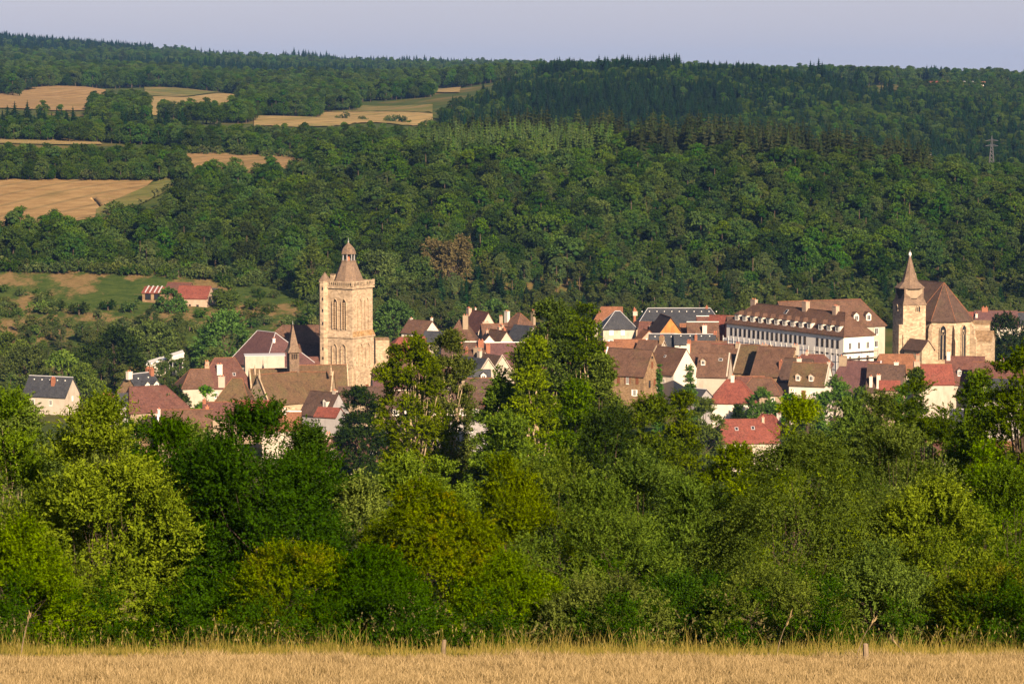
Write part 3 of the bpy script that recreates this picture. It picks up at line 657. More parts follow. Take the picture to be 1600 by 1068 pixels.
for kind, (nm, cat, lab, grp, nsingle, smn, slab) in KINDINFO.items():
    A = np.concatenate(stuff[kind]); order = np.argsort(-seen_size(A)); 
    px_ = 800 + F * A[:, 0] / A[:, 1]; vis = (px_ > -5) & (px_ < 1605)
    if kind == 'grey': vis &= A[:, 1] > 965
    sel = [i for i in order if vis[i]][:nsingle]; mask = np.zeros(len(A), bool); mask[sel] = True
    sm = np.median(A[sel, 3])
    for i in sel:
        a = A[i]; lab = where_label(kind, float(px_[i]), float(a[1]), a[3] > sm); o = link(nm, PROTO[kind][int(a[5])], None, a[:3], label=lab, cat=cat, group=grp); o.scale = (a[3],) * 3; o.rotation_euler = (0, 0, a[4])
    gn_scatter(smn, A[~mask], PROTO[kind], kind='stuff', label=slab)

# ------------------------------------------------------------------ trees one can tell apart
def tree(name, label, px, row_top, D, wpx, mat, prof='round', k=40, lr=None, nl=16000, leaf=0.22, lw=None, bark='bark', z0f=0.12, stems=1, limbn=26, cat='tree', group=None,
         droop=0.35, upb=0.35, flat=0.8, spl=None, row_base=None, sprn=16, inner=0.25, tr=None, cov=2.9):
    x = P(px, row_top, D).x; ztop = P(px, row_top, D).z
    zb = float(gz(x, D)) if row_base is None else P(px, row_base, D).z
    Ht = ztop - zb; R = wpx / 2 / F * D
    if lr is None: lr = max(R * 0.3, Ht * 0.06)
    top = 1.15 if D <= 100 else 1.0
    if D > 100:
        k = int(min(140, max(k, 1.6 * R * Ht * (1 - z0f) / lr ** 2)))
        nl = int(np.clip(cov * math.pi * 2 * R * Ht * (1 - z0f) / (0.5 * leaf * (lw or leaf * 0.55)), 3000, 60000))
    lc, lrr = lobes_for(k, prof, R, Ht * z0f, Ht - lr * top, lr, inner)
    root = empty(name, (x, D, zb), 0, label=label, cat=cat, group=group)
    V, Fq, tint = crown_sprays(lc, lrr, nl // sprn, sprn, spl or lr * 0.9, leaf, lw or leaf * 0.55, droop, upb, flat=flat)
    link('crown', fast_mesh('crown', V, Fq, [mat], None, tint), root)
    limbs(lc, (0, 0, 0), Ht * max(z0f, 0.18), tr or Ht * 0.018, limbn, bark, stems, R * 0.12).build('trunk', root)
    return root
def copy_tree(src, label, px, row_top, D, sc=1.0, rot=0.0):
    x = P(px, row_top, D).x; r = src.copy(); COL.objects.link(r)
    h = max(((Vector(c) ).z for c in src.children[0].bound_box))
    zb = P(px, row_top, D).z - h * sc
    r.location = (x, D, zb); r.scale = (sc,) * 3; r.rotation_euler = (0, 0, rot); r['label'] = label
    for ch in src.children:
        c = ch.copy(); COL.objects.link(c); c.parent = r
    return r
# the hedge of tall bushes and trees at the foot of the field (front row)
FR = [
 # label, px, top row, D, width px, material, profile, clumps, clump radius, leaves, leaf length, extra
 ('slender bright green tree with pale bare stems at the far left edge of the hedge', 5, 600, 80, 170, 'leaf_bright', 'egg', 60, .55, 34000, .10, dict(bark='bark_pale', stems=4)),
 ('large bright yellow green hazel filling the left part of the hedge', 145, 612, 76, 270, 'leaf_lime', 'dome', 110, .6, 70000, .11, dict(stems=6)),
 ('green bush in front of the yellow green hazel at the left edge', 20, 800, 71, 190, 'leaf_bright', 'dome', 60, .5, 30000, .085, dict(stems=5)),
 ('dark leafy tree in the gap between the yellow green hazel and the dense dark dome', 262, 655, 84, 170, 'leaf_deep', 'egg', 60, .6, 36000, .11, {}),
 ('tall dense dark green ash forming a broad dome in the hedge', 402, 636, 77, 300, 'leaf_deep', 'dome', 120, .65, 85000, .105, dict(spl=.75)),
 ('dark leafy tree leaning against the right side of the dense dark dome', 478, 662, 82, 170, 'leaf_deep', 'egg', 60, .6, 40000, .105, {}),
 ('dark green crown filling the left shoulder of the dense dark dome', 345, 662, 83, 150, 'leaf_deep', 'dome', 55, .6, 34000, .105, {}),
 ('low bush with yellowing leaves in front of the dark dome', 455, 838, 70, 220, 'leaf_gold', 'dome', 60, .45, 30000, .075, dict(stems=5)),
 ('light green shrub right of the dark dome, below the brown roofed house', 560, 730, 80, 130, 'leaf_lime', 'egg', 55, .5, 32000, .09, dict(stems=4)),
 ('dark bush low in the hedge below the light green shrub', 580, 860, 70, 180, 'leaf_deep', 'dome', 55, .5, 30000, .085, dict(stems=5)),
 ('wide dark hornbeam with golden branch tips in the middle of the hedge', 672, 742, 75, 235, 'leaf_gold', 'dome', 95, .5, 60000, .08, dict(upb=.1, droop=.5)),
 ('tall whippy light green shrub behind the golden tipped hornbeam', 660, 712, 92, 200, 'leaf_lime', 'column', 60, .5, 36000, .10, dict(upb=.9)),
 ('low green bush right of the golden tipped hornbeam', 805, 868, 70, 170, 'leaf_bright', 'dome', 60, .45, 32000, .075, dict(stems=5)),
 ('thin pale green tree with feathery upright shoots in the middle of the hedge', 795, 700, 86, 160, 'leaf_olive', 'egg', 60, .5, 34000, .09, dict(upb=.7)),
 ('grey green rounded sallow in the middle right of the hedge', 935, 742, 76, 230, 'leaf_silver', 'dome', 95, .55, 60000, .075, dict(stems=5)),
 ('low bush with rusty docks around it below the grey green sallow', 945, 905, 68, 190, 'leaf_olive', 'dome', 50, .4, 26000, .07, dict(stems=5)),
 ('bright green shrub between the grey green sallow and the sweeping hawthorn', 1085, 735, 77, 190, 'leaf_bright', 'egg', 80, .5, 48000, .09, dict(stems=4)),
 ('dark green bush low at the foot of the bright green shrub', 1080, 890, 70, 170, 'leaf_deep', 'dome', 50, .45, 28000, .075, dict(stems=5)),
 ('big hawthorn with dark sweeping branches in the right half of the hedge', 1265, 668, 75, 300, 'leaf_oak', 'dome', 130, .55, 90000, .07, dict(upb=.05, droop=.7, spl=.8, stems=4)),
 ('low tangled bramble bush under the sweeping hawthorn', 1200, 895, 69, 230, 'leaf_olive', 'dome', 60, .4, 32000, .07, dict(stems=5)),
 ('slim green bush between the sweeping hawthorn and the yellow leaved maple', 1375, 850, 70, 150, 'leaf_bright', 'dome', 55, .45, 30000, .075, dict(stems=4)),
 ('yellow leaved field maple in the right part of the hedge', 1455, 735, 74, 220, 'leaf_lime', 'dome', 95, .5, 62000, .085, dict(stems=4)),
 ('low green bush with orange turning leaves near the right edge', 1545, 888, 69, 190, 'leaf_gold', 'dome', 60, .42, 32000, .075, dict(stems=5)),
 ('silvery willow at the right edge of the hedge', 1575, 735, 79, 230, 'leaf_silver', 'dome', 90, .55, 56000, .085, dict(stems=4)),
 ('tall light green tree behind the hawthorn, right of the red roofed house', 1245, 618, 96, 200, 'leaf_lime', 'egg', 90, .6, 52000, .10, {}),
 ('pale green leafy shrub behind the bright green shrub in the hedge', 1010, 690, 98, 210, 'leaf_bright', 'egg', 80, .6, 46000, .10, {}),
 ('fine leaved green tree rising behind the yellow leaved maple', 1400, 655, 98, 230, 'leaf_olive', 'dome', 90, .65, 52000, .10, {}),
 ('rounded bright bush rising behind the silvery willow', 1540, 690, 98, 200, 'leaf_bright', 'dome', 70, .6, 42000, .10, {}),
 ('leafy green tree behind the middle of the hedge, under the tall poplar clump', 870, 680, 98, 200, 'leaf_olive', 'egg', 80, .6, 48000, .10, {}),
 ('bright green tree behind the gap left of the dark dome', 330, 690, 96, 150, 'leaf_bright', 'egg', 60, .6, 36000, .11, {}),
]
for lab, px, rt, D, w, mt, pf, k, lr, nl, lf, ex in FR:
    ex = dict(dict(upb=.75, droop=.25, flat=1.25, spl=lr * 1.15), **ex)
    tree('hedge_tree', lab, px, rt, D, w * 1.12, mt, pf, int(k * 0.78), lr * 1.0, int(nl * 1.1), lf, z0f=0.02, inner=0.1, group='trees and bushes of the hedge below the field', limbn=min(k, 40), tr=0.045, cat='tree' if rt < 800 else 'bush', **ex)
# trees between the hedge and the town, and around the houses
MIDT = [
 ('leafy tree filling the gap behind the hedge under the long low house', 292, 652, 112, 190, 'leaf_bright', 'dome', 50, .9, 22000, .14, {}),

 ('bright green tree whose top rises at the left edge above the hedge', 20, 592, 130, 150, 'leaf_bright', 'egg', 60, 1.0, 26000, .17, {}),
 ('leafy bright tree in front of the slate roofed house at the left', 150, 618, 140, 140, 'leaf_lime', 'dome', 50, 1.0, 22000, .17, {}),
 ('dark leafy tree top between the white gable and the long low roof', 205, 630, 150, 130, 'leaf_deep', 'dome', 50, 1.1, 22000, .17, {}),
 ('olive bush with reddish shoots below the long low roof', 300, 668, 150, 150, 'leaf_olive', 'dome', 50, 1.0, 22000, .15, {}),
 ('round dark green yew beside the church houses', 562, 598, 560, 92, 'leaf_dark', 'dome', 60, 2.0, 18000, .5, {}),
 ('dark tree in the shade left of the poplars', 640, 618, 520, 80, 'leaf_dark', 'dome', 40, 2.0, 11000, .5, {}),
 ('left one of two tall poplars with pale forked trunks in front of the tower', 642, 518, 250, 112, 'leaf_olive', 'round', 90, .85, 17000, .22, dict(flat=1.3, upb=.7, cov=2.3, bark='bark_pale', z0f=.38, limbn=40, inner=.1, tr=.3)),
 ('right one of two tall poplars with pale forked trunks in front of the tower', 697, 512, 255, 98, 'leaf_olive', 'round', 90, .85, 16000, .22, dict(flat=1.3, upb=.7, cov=2.3, bark='bark_pale', z0f=.38, limbn=40, inner=.1, tr=.3)),
 ('young bright poplar at the left of the tall poplar clump', 780, 556, 240, 90, 'leaf_bright', 'egg', 50, 1.0, 20000, .25, dict(bark='bark_pale', z0f=.1, tr=.2)),
 ('bright green poplar with a pale trunk in the middle of the clump', 836, 518, 235, 100, 'leaf_lime', 'egg', 50, 1.0, 20000, .25, dict(bark='bark_pale', z0f=.1, limbn=40, tr=.25)),
 ('broad leafy poplar between the tallest poplar and the feathery one', 888, 476, 345, 120, 'leaf_oak', 'dome', 60, 1.6, 20000, .34, dict(bark='bark_pale', z0f=.12, limbn=40, tr=.35)),
 ('rounded dark poplar between the bright poplars and the tallest one', 822, 528, 300, 90, 'leaf_oak', 'dome', 60, 1.5, 20000, .3, dict(bark='bark_pale', z0f=.12, tr=.3)),
 ('tallest dark poplar at the back of the clump', 860, 452, 330, 130, 'leaf_oak', 'dome', 60, 1.6, 20000, .34, dict(cov=3.6, bark='bark_pale', z0f=.12, inner=.15, limbn=40, tr=.35)),
 ('tall feathery poplar at the right of the clump, left of the slate pyramid roof', 916, 466, 330, 112, 'leaf_oak', 'dome', 60, 1.5, 18000, .34, dict(cov=3.4, bark='bark_pale', z0f=.12, inner=.15, limbn=40, tr=.35)),
 ('reddish green poplar below the feathery one', 940, 548, 290, 105, 'leaf_olive', 'egg', 50, 1.4, 18000, .3, dict(inner=.2)),
 ('broad bright tree filling the space below the poplar clump', 800, 628, 200, 160, 'leaf_bright', 'dome', 70, 1.3, 32000, .22, {}),
 ('leafy green tree below the poplar clump, left of the dark oak', 900, 590, 210, 120, 'leaf_bright', 'dome', 60, 1.2, 28000, .22, {}),
 ('dark oak with a deep shadowy crown in the middle of the picture', 955, 618, 185, 190, 'leaf_dark', 'dome', 80, 1.3, 38000, .2, {}),
 ('oak with golden green crown below the stone house with a red gable', 1010, 600, 215, 140, 'leaf_oak', 'dome', 60, 1.3, 28000, .22, {}),
 ('olive green tree in front of the white gabled house', 1065, 598, 240, 70, 'leaf_olive', 'egg', 45, 1.2, 16000, .25, {}),
 ('dark brownish green yew left of the white walled house with a red roof', 1100, 616, 620, 56, 'leaf_oak', 'dome', 40, 1.6, 12000, .42, {}),
 ('green tree in the garden right of the white walled house', 1190, 604, 695, 52, 'leaf_bright', 'egg', 40, 1.6, 12000, .45, {}),
 ('small dark fir beside the white walled house', 1153, 630, 685, 32, 'leaf_dark', 'cone', 30, 1.2, 6000, .4, {}),
 ('round green tree in front of the purple roofed house', 1306, 585, 670, 64, 'leaf_bright', 'dome', 40, 2.0, 12000, .5, {}),
 ('wide green tree in front of the red hipped roof', 1150, 693, 150, 210, 'leaf_olive', 'dome', 60, 1.0, 30000, .17, {}),
 ('shaggy oak left of the right hand tree group', 1380, 605, 190, 170, 'leaf_oak', 'dome', 70, 1.2, 34000, .19, {}),
 ('bright tree in front of the shaded street houses', 1330, 612, 230, 120, 'leaf_bright', 'dome', 60, 1.4, 24000, .24, {}),
 ('open crowned oak through which pale house walls show at the right', 1460, 590, 170, 190, 'leaf_oak', 'round', 70, .95, 26000, .17, dict(inner=.1, limbn=50, cov=3.6)),
 ('tall leafy branch of an oak reaching in front of the apse roof', 1530, 548, 150, 120, 'leaf_oak', 'egg', 50, .75, 17000, .15, dict(inner=.1, limbn=50)),
 ('gappy oak at the right edge with dead branches', 1600, 532, 140, 190, 'leaf_oak', 'round', 70, .8, 26000, .15, dict(inner=.1, limbn=60, cov=3.4)),
 ('dark round chestnut beside the church apse', 1572, 496, 850, 72, 'leaf_dark', 'round', 40, 3, 9000, .8, {}),
 ('small golden green tree in front of the houses below the apse', 1432, 565, 420, 46, 'leaf_olive', 'egg', 30, 1.2, 8000, .35, {}),
 ('golden green maple tree left of the town, below the meadow', 96, 548, 800, 56, 'leaf_lime', 'dome', 30, 2.6, 7000, .7, {}),
 ('massive dark lime tree left of the town', 178, 515, 830, 98, 'leaf_dark', 'dome', 50, 3.4, 11000, .8, {}),
 ('dark broad tree beside the massive dark lime', 232, 505, 880, 84, 'leaf_oak', 'dome', 40, 3.4, 9000, .8, {}),
 ('brightest green ash above the hipped maroon roof', 352, 487, 860, 92, 'leaf_bright', 'dome', 50, 3.2, 10000, .8, {}),
 ('yellow green tree above the white wedge shaped building', 268, 536, 890, 62, 'leaf_lime', 'dome', 30, 2.4, 7000, .7, {}),
 ('small pale linden left of the bright green ash', 333, 533, 800, 40, 'leaf_olive', 'egg', 26, 1.8, 6000, .6, {}),
 ('dark tree under the white wedge shaped building', 277, 594, 740, 36, 'leaf_dark', 'dome', 30, 2.0, 6000, .6, {}),
 ('small round tree in front of the maroon roof', 264, 616, 700, 36, 'leaf_oak', 'dome', 26, 1.4, 5000, .5, {}),
 ('bright tree in front of the hipped maroon house', 322, 600, 690, 44, 'leaf_bright', 'egg', 26, 1.5, 6000, .5, {}),
 ('grey willow behind the slate roofed house at the left', 128, 572, 790, 70, 'leaf_silver', 'dome', 30, 2.2, 7000, .6, {}),
 ('dark shrub in the gap left of the slate roofed house', 40, 540, 820, 70, 'leaf_oak', 'dome', 30, 2.6, 7000, .7, {}),
 ('pale feathery tree at the left edge below the meadow', 12, 520, 850, 60, 'leaf_olive', 'egg', 30, 2.6, 7000, .7, {}),
 ('bright green bush hiding the front of the ruined farmhouse', 266, 450, 965, 44, 'leaf_bright', 'dome', 30, 1.8, 6000, .6, {}),
 ('pair of pale scrub willows right of the farmhouse', 352, 438, 975, 40, 'leaf_olive', 'egg', 24, 1.8, 5000, .6, {}),
 ('lime green bush standing alone at the top of the meadow', 168, 416, 1035, 20, 'leaf_lime', 'dome', 14, 1.2, 2600, .5, {}),
 ('tall pointed poplar left of the bell tower', 486, 378, 1000, 40, 'leaf_olive', 'egg', 36, 2.4, 7000, .8, {}),
 ('bare rusty brown tree on the lower slope right of the bell tower', 698, 370, 1020, 76, 'leaf_rust', 'vase', 50, 2.6, 5500, .7, dict(bark='bark', inner=.1, limbn=50)),
 ('pale willow directly behind the bell tower cap', 590, 392, 1000, 80, 'leaf_olive', 'dome', 46, 3.0, 9000, .8, {}),
 ('mid green tree behind the right side of the bell tower', 616, 470, 930, 60, 'leaf_bright', 'dome', 36, 2.6, 7000, .8, {}),
 ('pale silver fir at the wood edge above the slate roofs', 1160, 456, 950, 24, 'leaf_silver', 'cone', 26, 1.4, 5000, .6, {}),
 ('rounded pale poplar behind the hospital roof', 1342, 432, 960, 40, 'leaf_olive', 'egg', 30, 2.2, 6000, .7, {}),
 ('bright tree behind the chimneys near the pyramid roof', 770, 470, 955, 44, 'leaf_bright', 'dome', 30, 2.4, 6000, .8, {}),
 ('orange red dying tree in the wooded slope at the right', 1290, 338, 1150, 14, 'leaf_rust', 'egg', 10, 1.2, 1400, .6, {}),
 ('climbing vine cone on the gable of the row house', 1128, 566, 765, 24, 'leaf_lime', 'cone', 26, .8, 5000, .35, dict(row_base=600)),
 ('pointed green cypress right of the stone house with a red gable', 1030, 566, 700, 16, 'leaf_bright', 'cone', 20, .8, 4000, .35, {}),
 ('small leafy tree under the wooden balcony', 1262, 622, 640, 50, 'leaf_olive', 'dome', 30, 1.6, 6000, .5, {}),
 ('bright bush between the balcony house and the yellow stone gable', 1234, 610, 660, 36, 'leaf_bright', 'dome', 30, 1.4, 6000, .5, {}),
 ('grey green bush below the purple brown roof', 1345, 606, 640, 60, 'leaf_silver', 'dome', 30, 1.6, 6000, .5, {}),
 ('leafy tree hiding the walls below the long orange brown roof', 1408, 592, 600, 52, 'leaf_bright', 'dome', 30, 1.6, 6000, .5, {}),
 ('garden fir in front of the white gable', 1078, 568, 690, 34, 'leaf_bright', 'cone', 26, 1.0, 6000, .35, {}),
]
for lab, px, rt, D, w, mt, pf, k, lr, nl, lf, ex in MIDT:
    if D > 400: mt = {'leaf_bright': 'garden_bright', 'leaf_lime': 'garden_lime', 'leaf_olive': 'garden_olive', 'leaf_oak': 'garden_olive'}.get(mt, mt)
    ex = dict(dict(flat=1.1, upb=.55), **ex)
    tree('garden_tree' if D > 400 else 'tree', lab, px, rt, D, w, mt, pf, k, lr, int(nl * (1.2 if D < 400 else 0.9)), lf, **ex)
# ------------------------------------------------------------------ buildings
PANE = {}
def window_mesh(w, h, cross=True, frame='white_paint'):
    k = (round(w, 2), round(h, 2), cross, frame)
    if k not in PANE:
        a = MB(); t = 0.10
        a.box(-w / 2 - .06, w / 2 + .06, -.05, .03, -.12, 0, frame)      # sill
        a.box(-w / 2, -w / 2 + t, -.04, .05, 0, h, frame); a.box(w / 2 - t, w / 2, -.04, .05, 0, h, frame)
        a.box(-w / 2 + t, w / 2 - t, -.04, .05, h - t, h, frame); a.box(-w / 2 + t, w / 2 - t, -.04, .05, 0, t, frame)
        if cross: a.box(-.035, .035, -.03, .04, t, h - t, frame)
        b = MB(); b.box(-w / 2 + t, w / 2 - t, 0.0, .03, t, h - t, 'glass')
        PANE[k] = (a.mesh('window'), b.mesh('pane'))
    return PANE[k]
def shutter_mesh(w, h, mat):
    k = ('s', w, h, mat)
    if k not in PANE:
        a = MB(); a.box(-w / 2, w / 2, -.05, 0, 0, h, mat)
        for z in (.15, .5, .85): a.box(-w / 2 + .02, w / 2 - .02, -.075, -.05, h * z - .04, h * z + .04, mat)
        PANE[k] = a.mesh('shutter')
    return PANE[k]
def face_frame(L_, W_, face, off=0.0):
    """matrix of a wall face: local x along the wall, -y outwards, z up"""
    if face == 'F': return Matrix.Translation((0, -W_ / 2 - off, 0))
    if face == 'B': return Matrix.Translation((0, W_ / 2 + off, 0)) @ Matrix.Rotation(math.pi, 4, 'Z')
    if face == 'R': return Matrix.Translation((L_ / 2 + off, 0, 0)) @ Matrix.Rotation(math.pi / 2, 4, 'Z')
    return Matrix.Translation((-L_ / 2 - off, 0, 0)) @ Matrix.Rotation(-math.pi / 2, 4, 'Z')
def put(name, mesh, parent, M, **kw):
    o = link(name, mesh, parent, **kw); o.matrix_local = M; return o
def add_window(root, L_, W_, face, u, z, w=0.9, h=1.5, style='', Mx=None):
    M = (Mx if Mx is not None else face_frame(L_, W_, face, 0.03)) @ Matrix.Translation((u, 0, z))
    if style == 'closed':
        put('shutter', shutter_mesh(w, h, 'white_paint'), root, M); return
    if style == 'closed_brown':
        put('shutter', shutter_mesh(w, h, 'shutter_brown'), root, M); return
    if style == 'door':
        put('door', shutter_mesh(w, h, 'shutter_brown'), root, M); return
    if style == 'dark':
        a, b = window_mesh(w, h, False, 'louvre')
    else: a, b = window_mesh(w, h, w > 0.75)
    f = put('window', a, root, M); link('pane', b, f)
    if 'shut' in style:
        mt = 'shutter_brown' if 'brown' in style else 'white_paint'
        for q in (-1, 1): put('shutter', shutter_mesh(w * 0.5, h, mt), root, M @ Matrix.Translation((q * w * 0.77, 0, 0)))
def roof_mesh(L_, W_, h, r, mat, ev, vg, hl, hr, thick=0.22, ridge='tile_orange'):
    """gabled or hipped roof; hl, hr = how far the hip runs in at the left and right end (0 = gable)"""
    sl = r / (W_ / 2); mb = MB()
    xl, xr = -L_ / 2 - (vg if hl == 0 else ev), L_ / 2 + (vg if hr == 0 else ev)
    yl, yr = -W_ / 2 - ev, W_ / 2 + ev; ze = h - ev * sl + .06; zr = h + r + .06
    rl = xl if hl == 0 else -L_ / 2 + hl; rr = xr if hr == 0 else L_ / 2 - hr
    A, B, C, D_ = (xl, yl, ze), (xr, yl, ze), (xr, yr, ze), (xl, yr, ze); E, G = (rl, 0, zr), (rr, 0, zr)
    V = [A, B, C, D_, E, G]; dn = [(x, y, z - thick) for x, y, z in V]
    top = [(0, 1, 5, 4), (2, 3, 4, 5)]
    out_ = [0, 1] + ([5] if hr == 0 else []) + [2, 3] + ([4] if hl == 0 else [])
    if hr: top.append((1, 2, 5))
    if hl: top.append((3, 0, 4))
    mb.add(V + dn, top + [tuple(6 + i for i in reversed(f)) for f in top] + [(out_[i], 6 + out_[i], 6 + out_[(i + 1) % len(out_)], out_[(i + 1) % len(out_)]) for i in range(len(out_))], mat)
    if ridge:
        mb.tube([(rl, 0, zr + .02), ((rl + rr) / 2, 0, zr + .03), (rr, 0, zr + .02)], [.13] * 3, ridge, 6)
        if hr:
            for c in (B, C): mb.tube([c, G], [.1, .1], ridge, 5)
        if hl:
            for c in (A, D_): mb.tube([c, E], [.1, .1], ridge, 5)
    return mb
def house(name, label, cx, row, L_, W_, h, r, ang, roof='tile_brown', wall='render_cream', D=None, hips=(0, 0), ev=.45, vg=.22, ch=(), win=(), dorm=(), sky=(), cop=(), ridge='tile_orange', cat='house', group=None, z0=None, copmat='white_paint', hooks=0):
    if D is None:
        D = 500.0
        while D < 1000 and P(cx, row, D).z - h - r > gzpx(cx, D): D += 2
    p = P(cx, row, D); zb = p.z - h - r
    a = math.radians(ang)
    root = empty(name, (p.x, D, zb), a, label=label, cat=cat, group=group)
    g = float(gz(p.x, D)); dn = min(-1.0, g - zb - 2.5)
    mb = MB(); x, y = L_ / 2, W_ / 2
    V = [(-x, -y, dn), (x, -y, dn), (x, y, dn), (-x, y, dn), (-x, -y, h), (x, -y, h), (x, y, h), (-x, y, h), (-x, 0, h + r - .12), (x, 0, h + r - .12)]
    Fs = [(0, 1, 5, 4), (2, 3, 7, 6)]
    Fs += [(1, 2, 6, 9, 5)] if hips[1] == 0 else [(1, 2, 6, 5)]
    Fs += [(3, 0, 4, 8, 7)] if hips[0] == 0 else [(3, 0, 4, 7)]
    mb.add(V, Fs, wall); mb.build('wall', root)
    rf = roof_mesh(L_, W_, h, r, roof, ev, vg, hips[0], hips[1], ridge=ridge).build('roof', root)
    sl = r / (W_ / 2)
    for c in ch:                                       # (u, v, w, d, height above the ridge line, material)
        u, v, w, d, t, mt = c; zs = h + r - abs(v) * sl; mb = MB(); zt = h + r + t
        mb.box(u - w / 2, u + w / 2, v - d / 2, v + d / 2, min(zs - .6, h + r - .8), zt, mt)
        mb.box(u - w / 2 - .08, u + w / 2 + .08, v - d / 2 - .08, v + d / 2 + .08, zt, zt + .14, mt)
        for q in ((-.25, .25) if w > .9 else (0,)): mb.frustum(8, .14, .11, zt + .14, zt + .55, 'pot', u + q * w, v)
        mb.build('chimney', rf)
    for k in range(hooks):
        mb = MB(); u = -L_ / 2 + (k + .7) * L_ / (hooks + .4); v = -W_ * .1; z = h + r - W_ * .1 * sl
        mb.box(u - .14, u + .14, v - .1, v + .1, z - .05, z + .22, 'white_paint'); mb.build('roof_vent', rf)
    for c in win: add_window(root, L_, W_, *c)
    for c in dorm:                                     # (face, u, slope fraction, w, h, roof type, wall)
        fc, u, s, w, hh = c[:5]; typ = c[5] if len(c) > 5 else 'gable'; wm = c[6] if len(c) > 6 else 'render_white'
        yy = -W_ / 2 * (1 - s); z1 = h + r * s
        M0 = Matrix.Identity(4) if fc == 'F' else Matrix.Rotation(math.pi, 4, 'Z')
        if fc in 'RL': M0 = Matrix.Rotation(math.pi / 2 if fc == 'R' else -math.pi / 2, 4, 'Z') @ Matrix.Translation((0, -(L_ - W_) / 2, 0))
        mb = MB(); dep = (hh + .9) / sl; zt = z1 + hh
        mb.add([(u - w / 2, yy, z1 - .4), (u + w / 2, yy, z1 - .4), (u + w / 2, yy + dep, z1 - .1), (u - w / 2, yy + dep, z1 - .1), (u - w / 2, yy, zt), (u + w / 2, yy, zt), (u + w / 2, yy + dep, zt), (u - w / 2, yy + dep, zt), (u, yy, zt + w * .42), (u, yy + dep, zt + w * .42)],
               [(0, 1, 5, 8, 4) if typ == 'gable' else (0, 1, 5, 4), (1, 2, 6, 5), (3, 0, 4, 7)], wm, M0)
        o = .2; q = w * .42; o2 = o * .84
        if typ == 'gable':
            T = [(u - w / 2 - o, yy - o, zt - o2 + .03), (u, yy - o, zt + q + .05), (u + w / 2 + o, yy - o, zt - o2 + .03), (u + w / 2 + o, yy + dep, zt - o2 + .03), (u, yy + dep, zt + q + .05), (u - w / 2 - o, yy + dep, zt - o2 + .03)]
            B = [(a_, b_, c_ - .12) for a_, b_, c_ in T]
            mb.add(T + B, [(0, 1, 4, 5), (1, 2, 3, 4), (6, 11, 10, 7), (7, 10, 9, 8), (0, 6, 7, 1), (1, 7, 8, 2), (2, 8, 9, 3), (0, 5, 11, 6)], roof, M0)
        else:
            T = [(u - w / 2 - o, yy - o, zt - .02), (u + w / 2 + o, yy - o, zt - .02), (u, yy + w * .55, zt + q + .1), (u, yy + dep + 1.2, zt + q + .1), (u - w / 2 - o, yy + dep, zt - .02), (u + w / 2 + o, yy + dep, zt - .02)]
            B = [(a_, b_, c_ - .12) for a_, b_, c_ in T]
            mb.add(T + B, [(0, 1, 2), (1, 5, 3, 2), (4, 0, 2, 3), (0, 6, 7, 1), (1, 7, 11, 5), (4, 10, 6, 0), (6, 8, 7)], roof, M0)
        dm = mb.build('dormer', root)
        f = put('window', window_mesh(w * .66, hh * .82)[0], dm, M0 @ Matrix.Translation((u, yy - .03, z1 + hh * .05)))
        pb = window_mesh(w * .66, hh * .82)[1]; put('pane', pb, dm, M0 @ Matrix.Translation((u, yy - .03, z1 + hh * .05)))
    for u, s, w, hh in sky:
        a1 = math.atan(sl); M = Matrix.Translation((u, -W_ / 2 * (1 - s), h + r * s + .1)) @ Matrix.Rotation(a1, 4, 'X')
        mb = MB(); mb.box(-w / 2, w / 2, -hh / 2, hh / 2, 0, .08, 'zinc', M); mb.box(-w / 2 + .12, w / 2 - .12, -hh / 2 + .12, hh / 2 - .12, .08, .1, 'glass', M); mb.build('skylight', rf)
    for u in cop:                                      # raised verge over a party wall or gable, at u along the ridge
        mb = MB(); n = 1 / math.cos(math.atan(sl)); e = W_ / 2 + ev * .6
        for s in (-1, 1):
            z0_, z1_ = h - ev * .6 * sl, h + r
            V = [(u - .18, s * e, z0_), (u + .18, s * e, z0_), (u + .18, 0, z1_), (u - .18, 0, z1_)]
            V += [(a_, b_, c_ + .34) for a_, b_, c_ in V]
            mb.add(V, [(0, 3, 2, 1), (4, 5, 6, 7), (0, 1, 5, 4), (1, 2, 6, 5), (2, 3, 7, 6), (3, 0, 4, 7)] if s < 0 else [(0, 1, 2, 3), (7, 6, 5, 4), (4, 5, 1, 0), (5, 6, 2, 1), (6, 7, 3, 2), (7, 4, 0, 3)], copmat)
        mb.build('coping', rf)
    return root
HS = 'house'
# --- left part of the town
house(HS, 'small slate roofed house with a brick chimney standing apart at the left', 80, 588, 13.2, 7.5, 5.5, 4.6, -22, 'slate', 'render_cream', ch=[(1.6, -1.6, 1.0, .8, -.3, 'brick')], win=[('F', -3.5, 2.6, .9, 1.5, ''), ('F', 2, 2.6, .9, 1.5, ''), ('R', 0, 3.6, .8, 1.4, 'closed'), ('R', -1.8, .4, .8, 1.4, '')], hooks=5, ridge='zinc', vg=.4)
house(HS, 'stone gabled slate roofed house with a tall white chimney on its gable', 219, 583, 8.5, 11.5, 5.5, 6.0, 50, 'slate', 'stone_rough', D=735, ch=[(-4.4, -.6, 1.4, 1.0, .7, 'render_white'), (3.5, -.6, 1.1, .8, .9, 'brick'), (3.7, 1.0, 1.1, .8, .9, 'brick')], dorm=[('F', -1.2, .30, 1.8, 1.7, 'gable'), ('F', 2.0, .30, 1.8, 1.7, 'gable')], ridge='zinc', hooks=2)
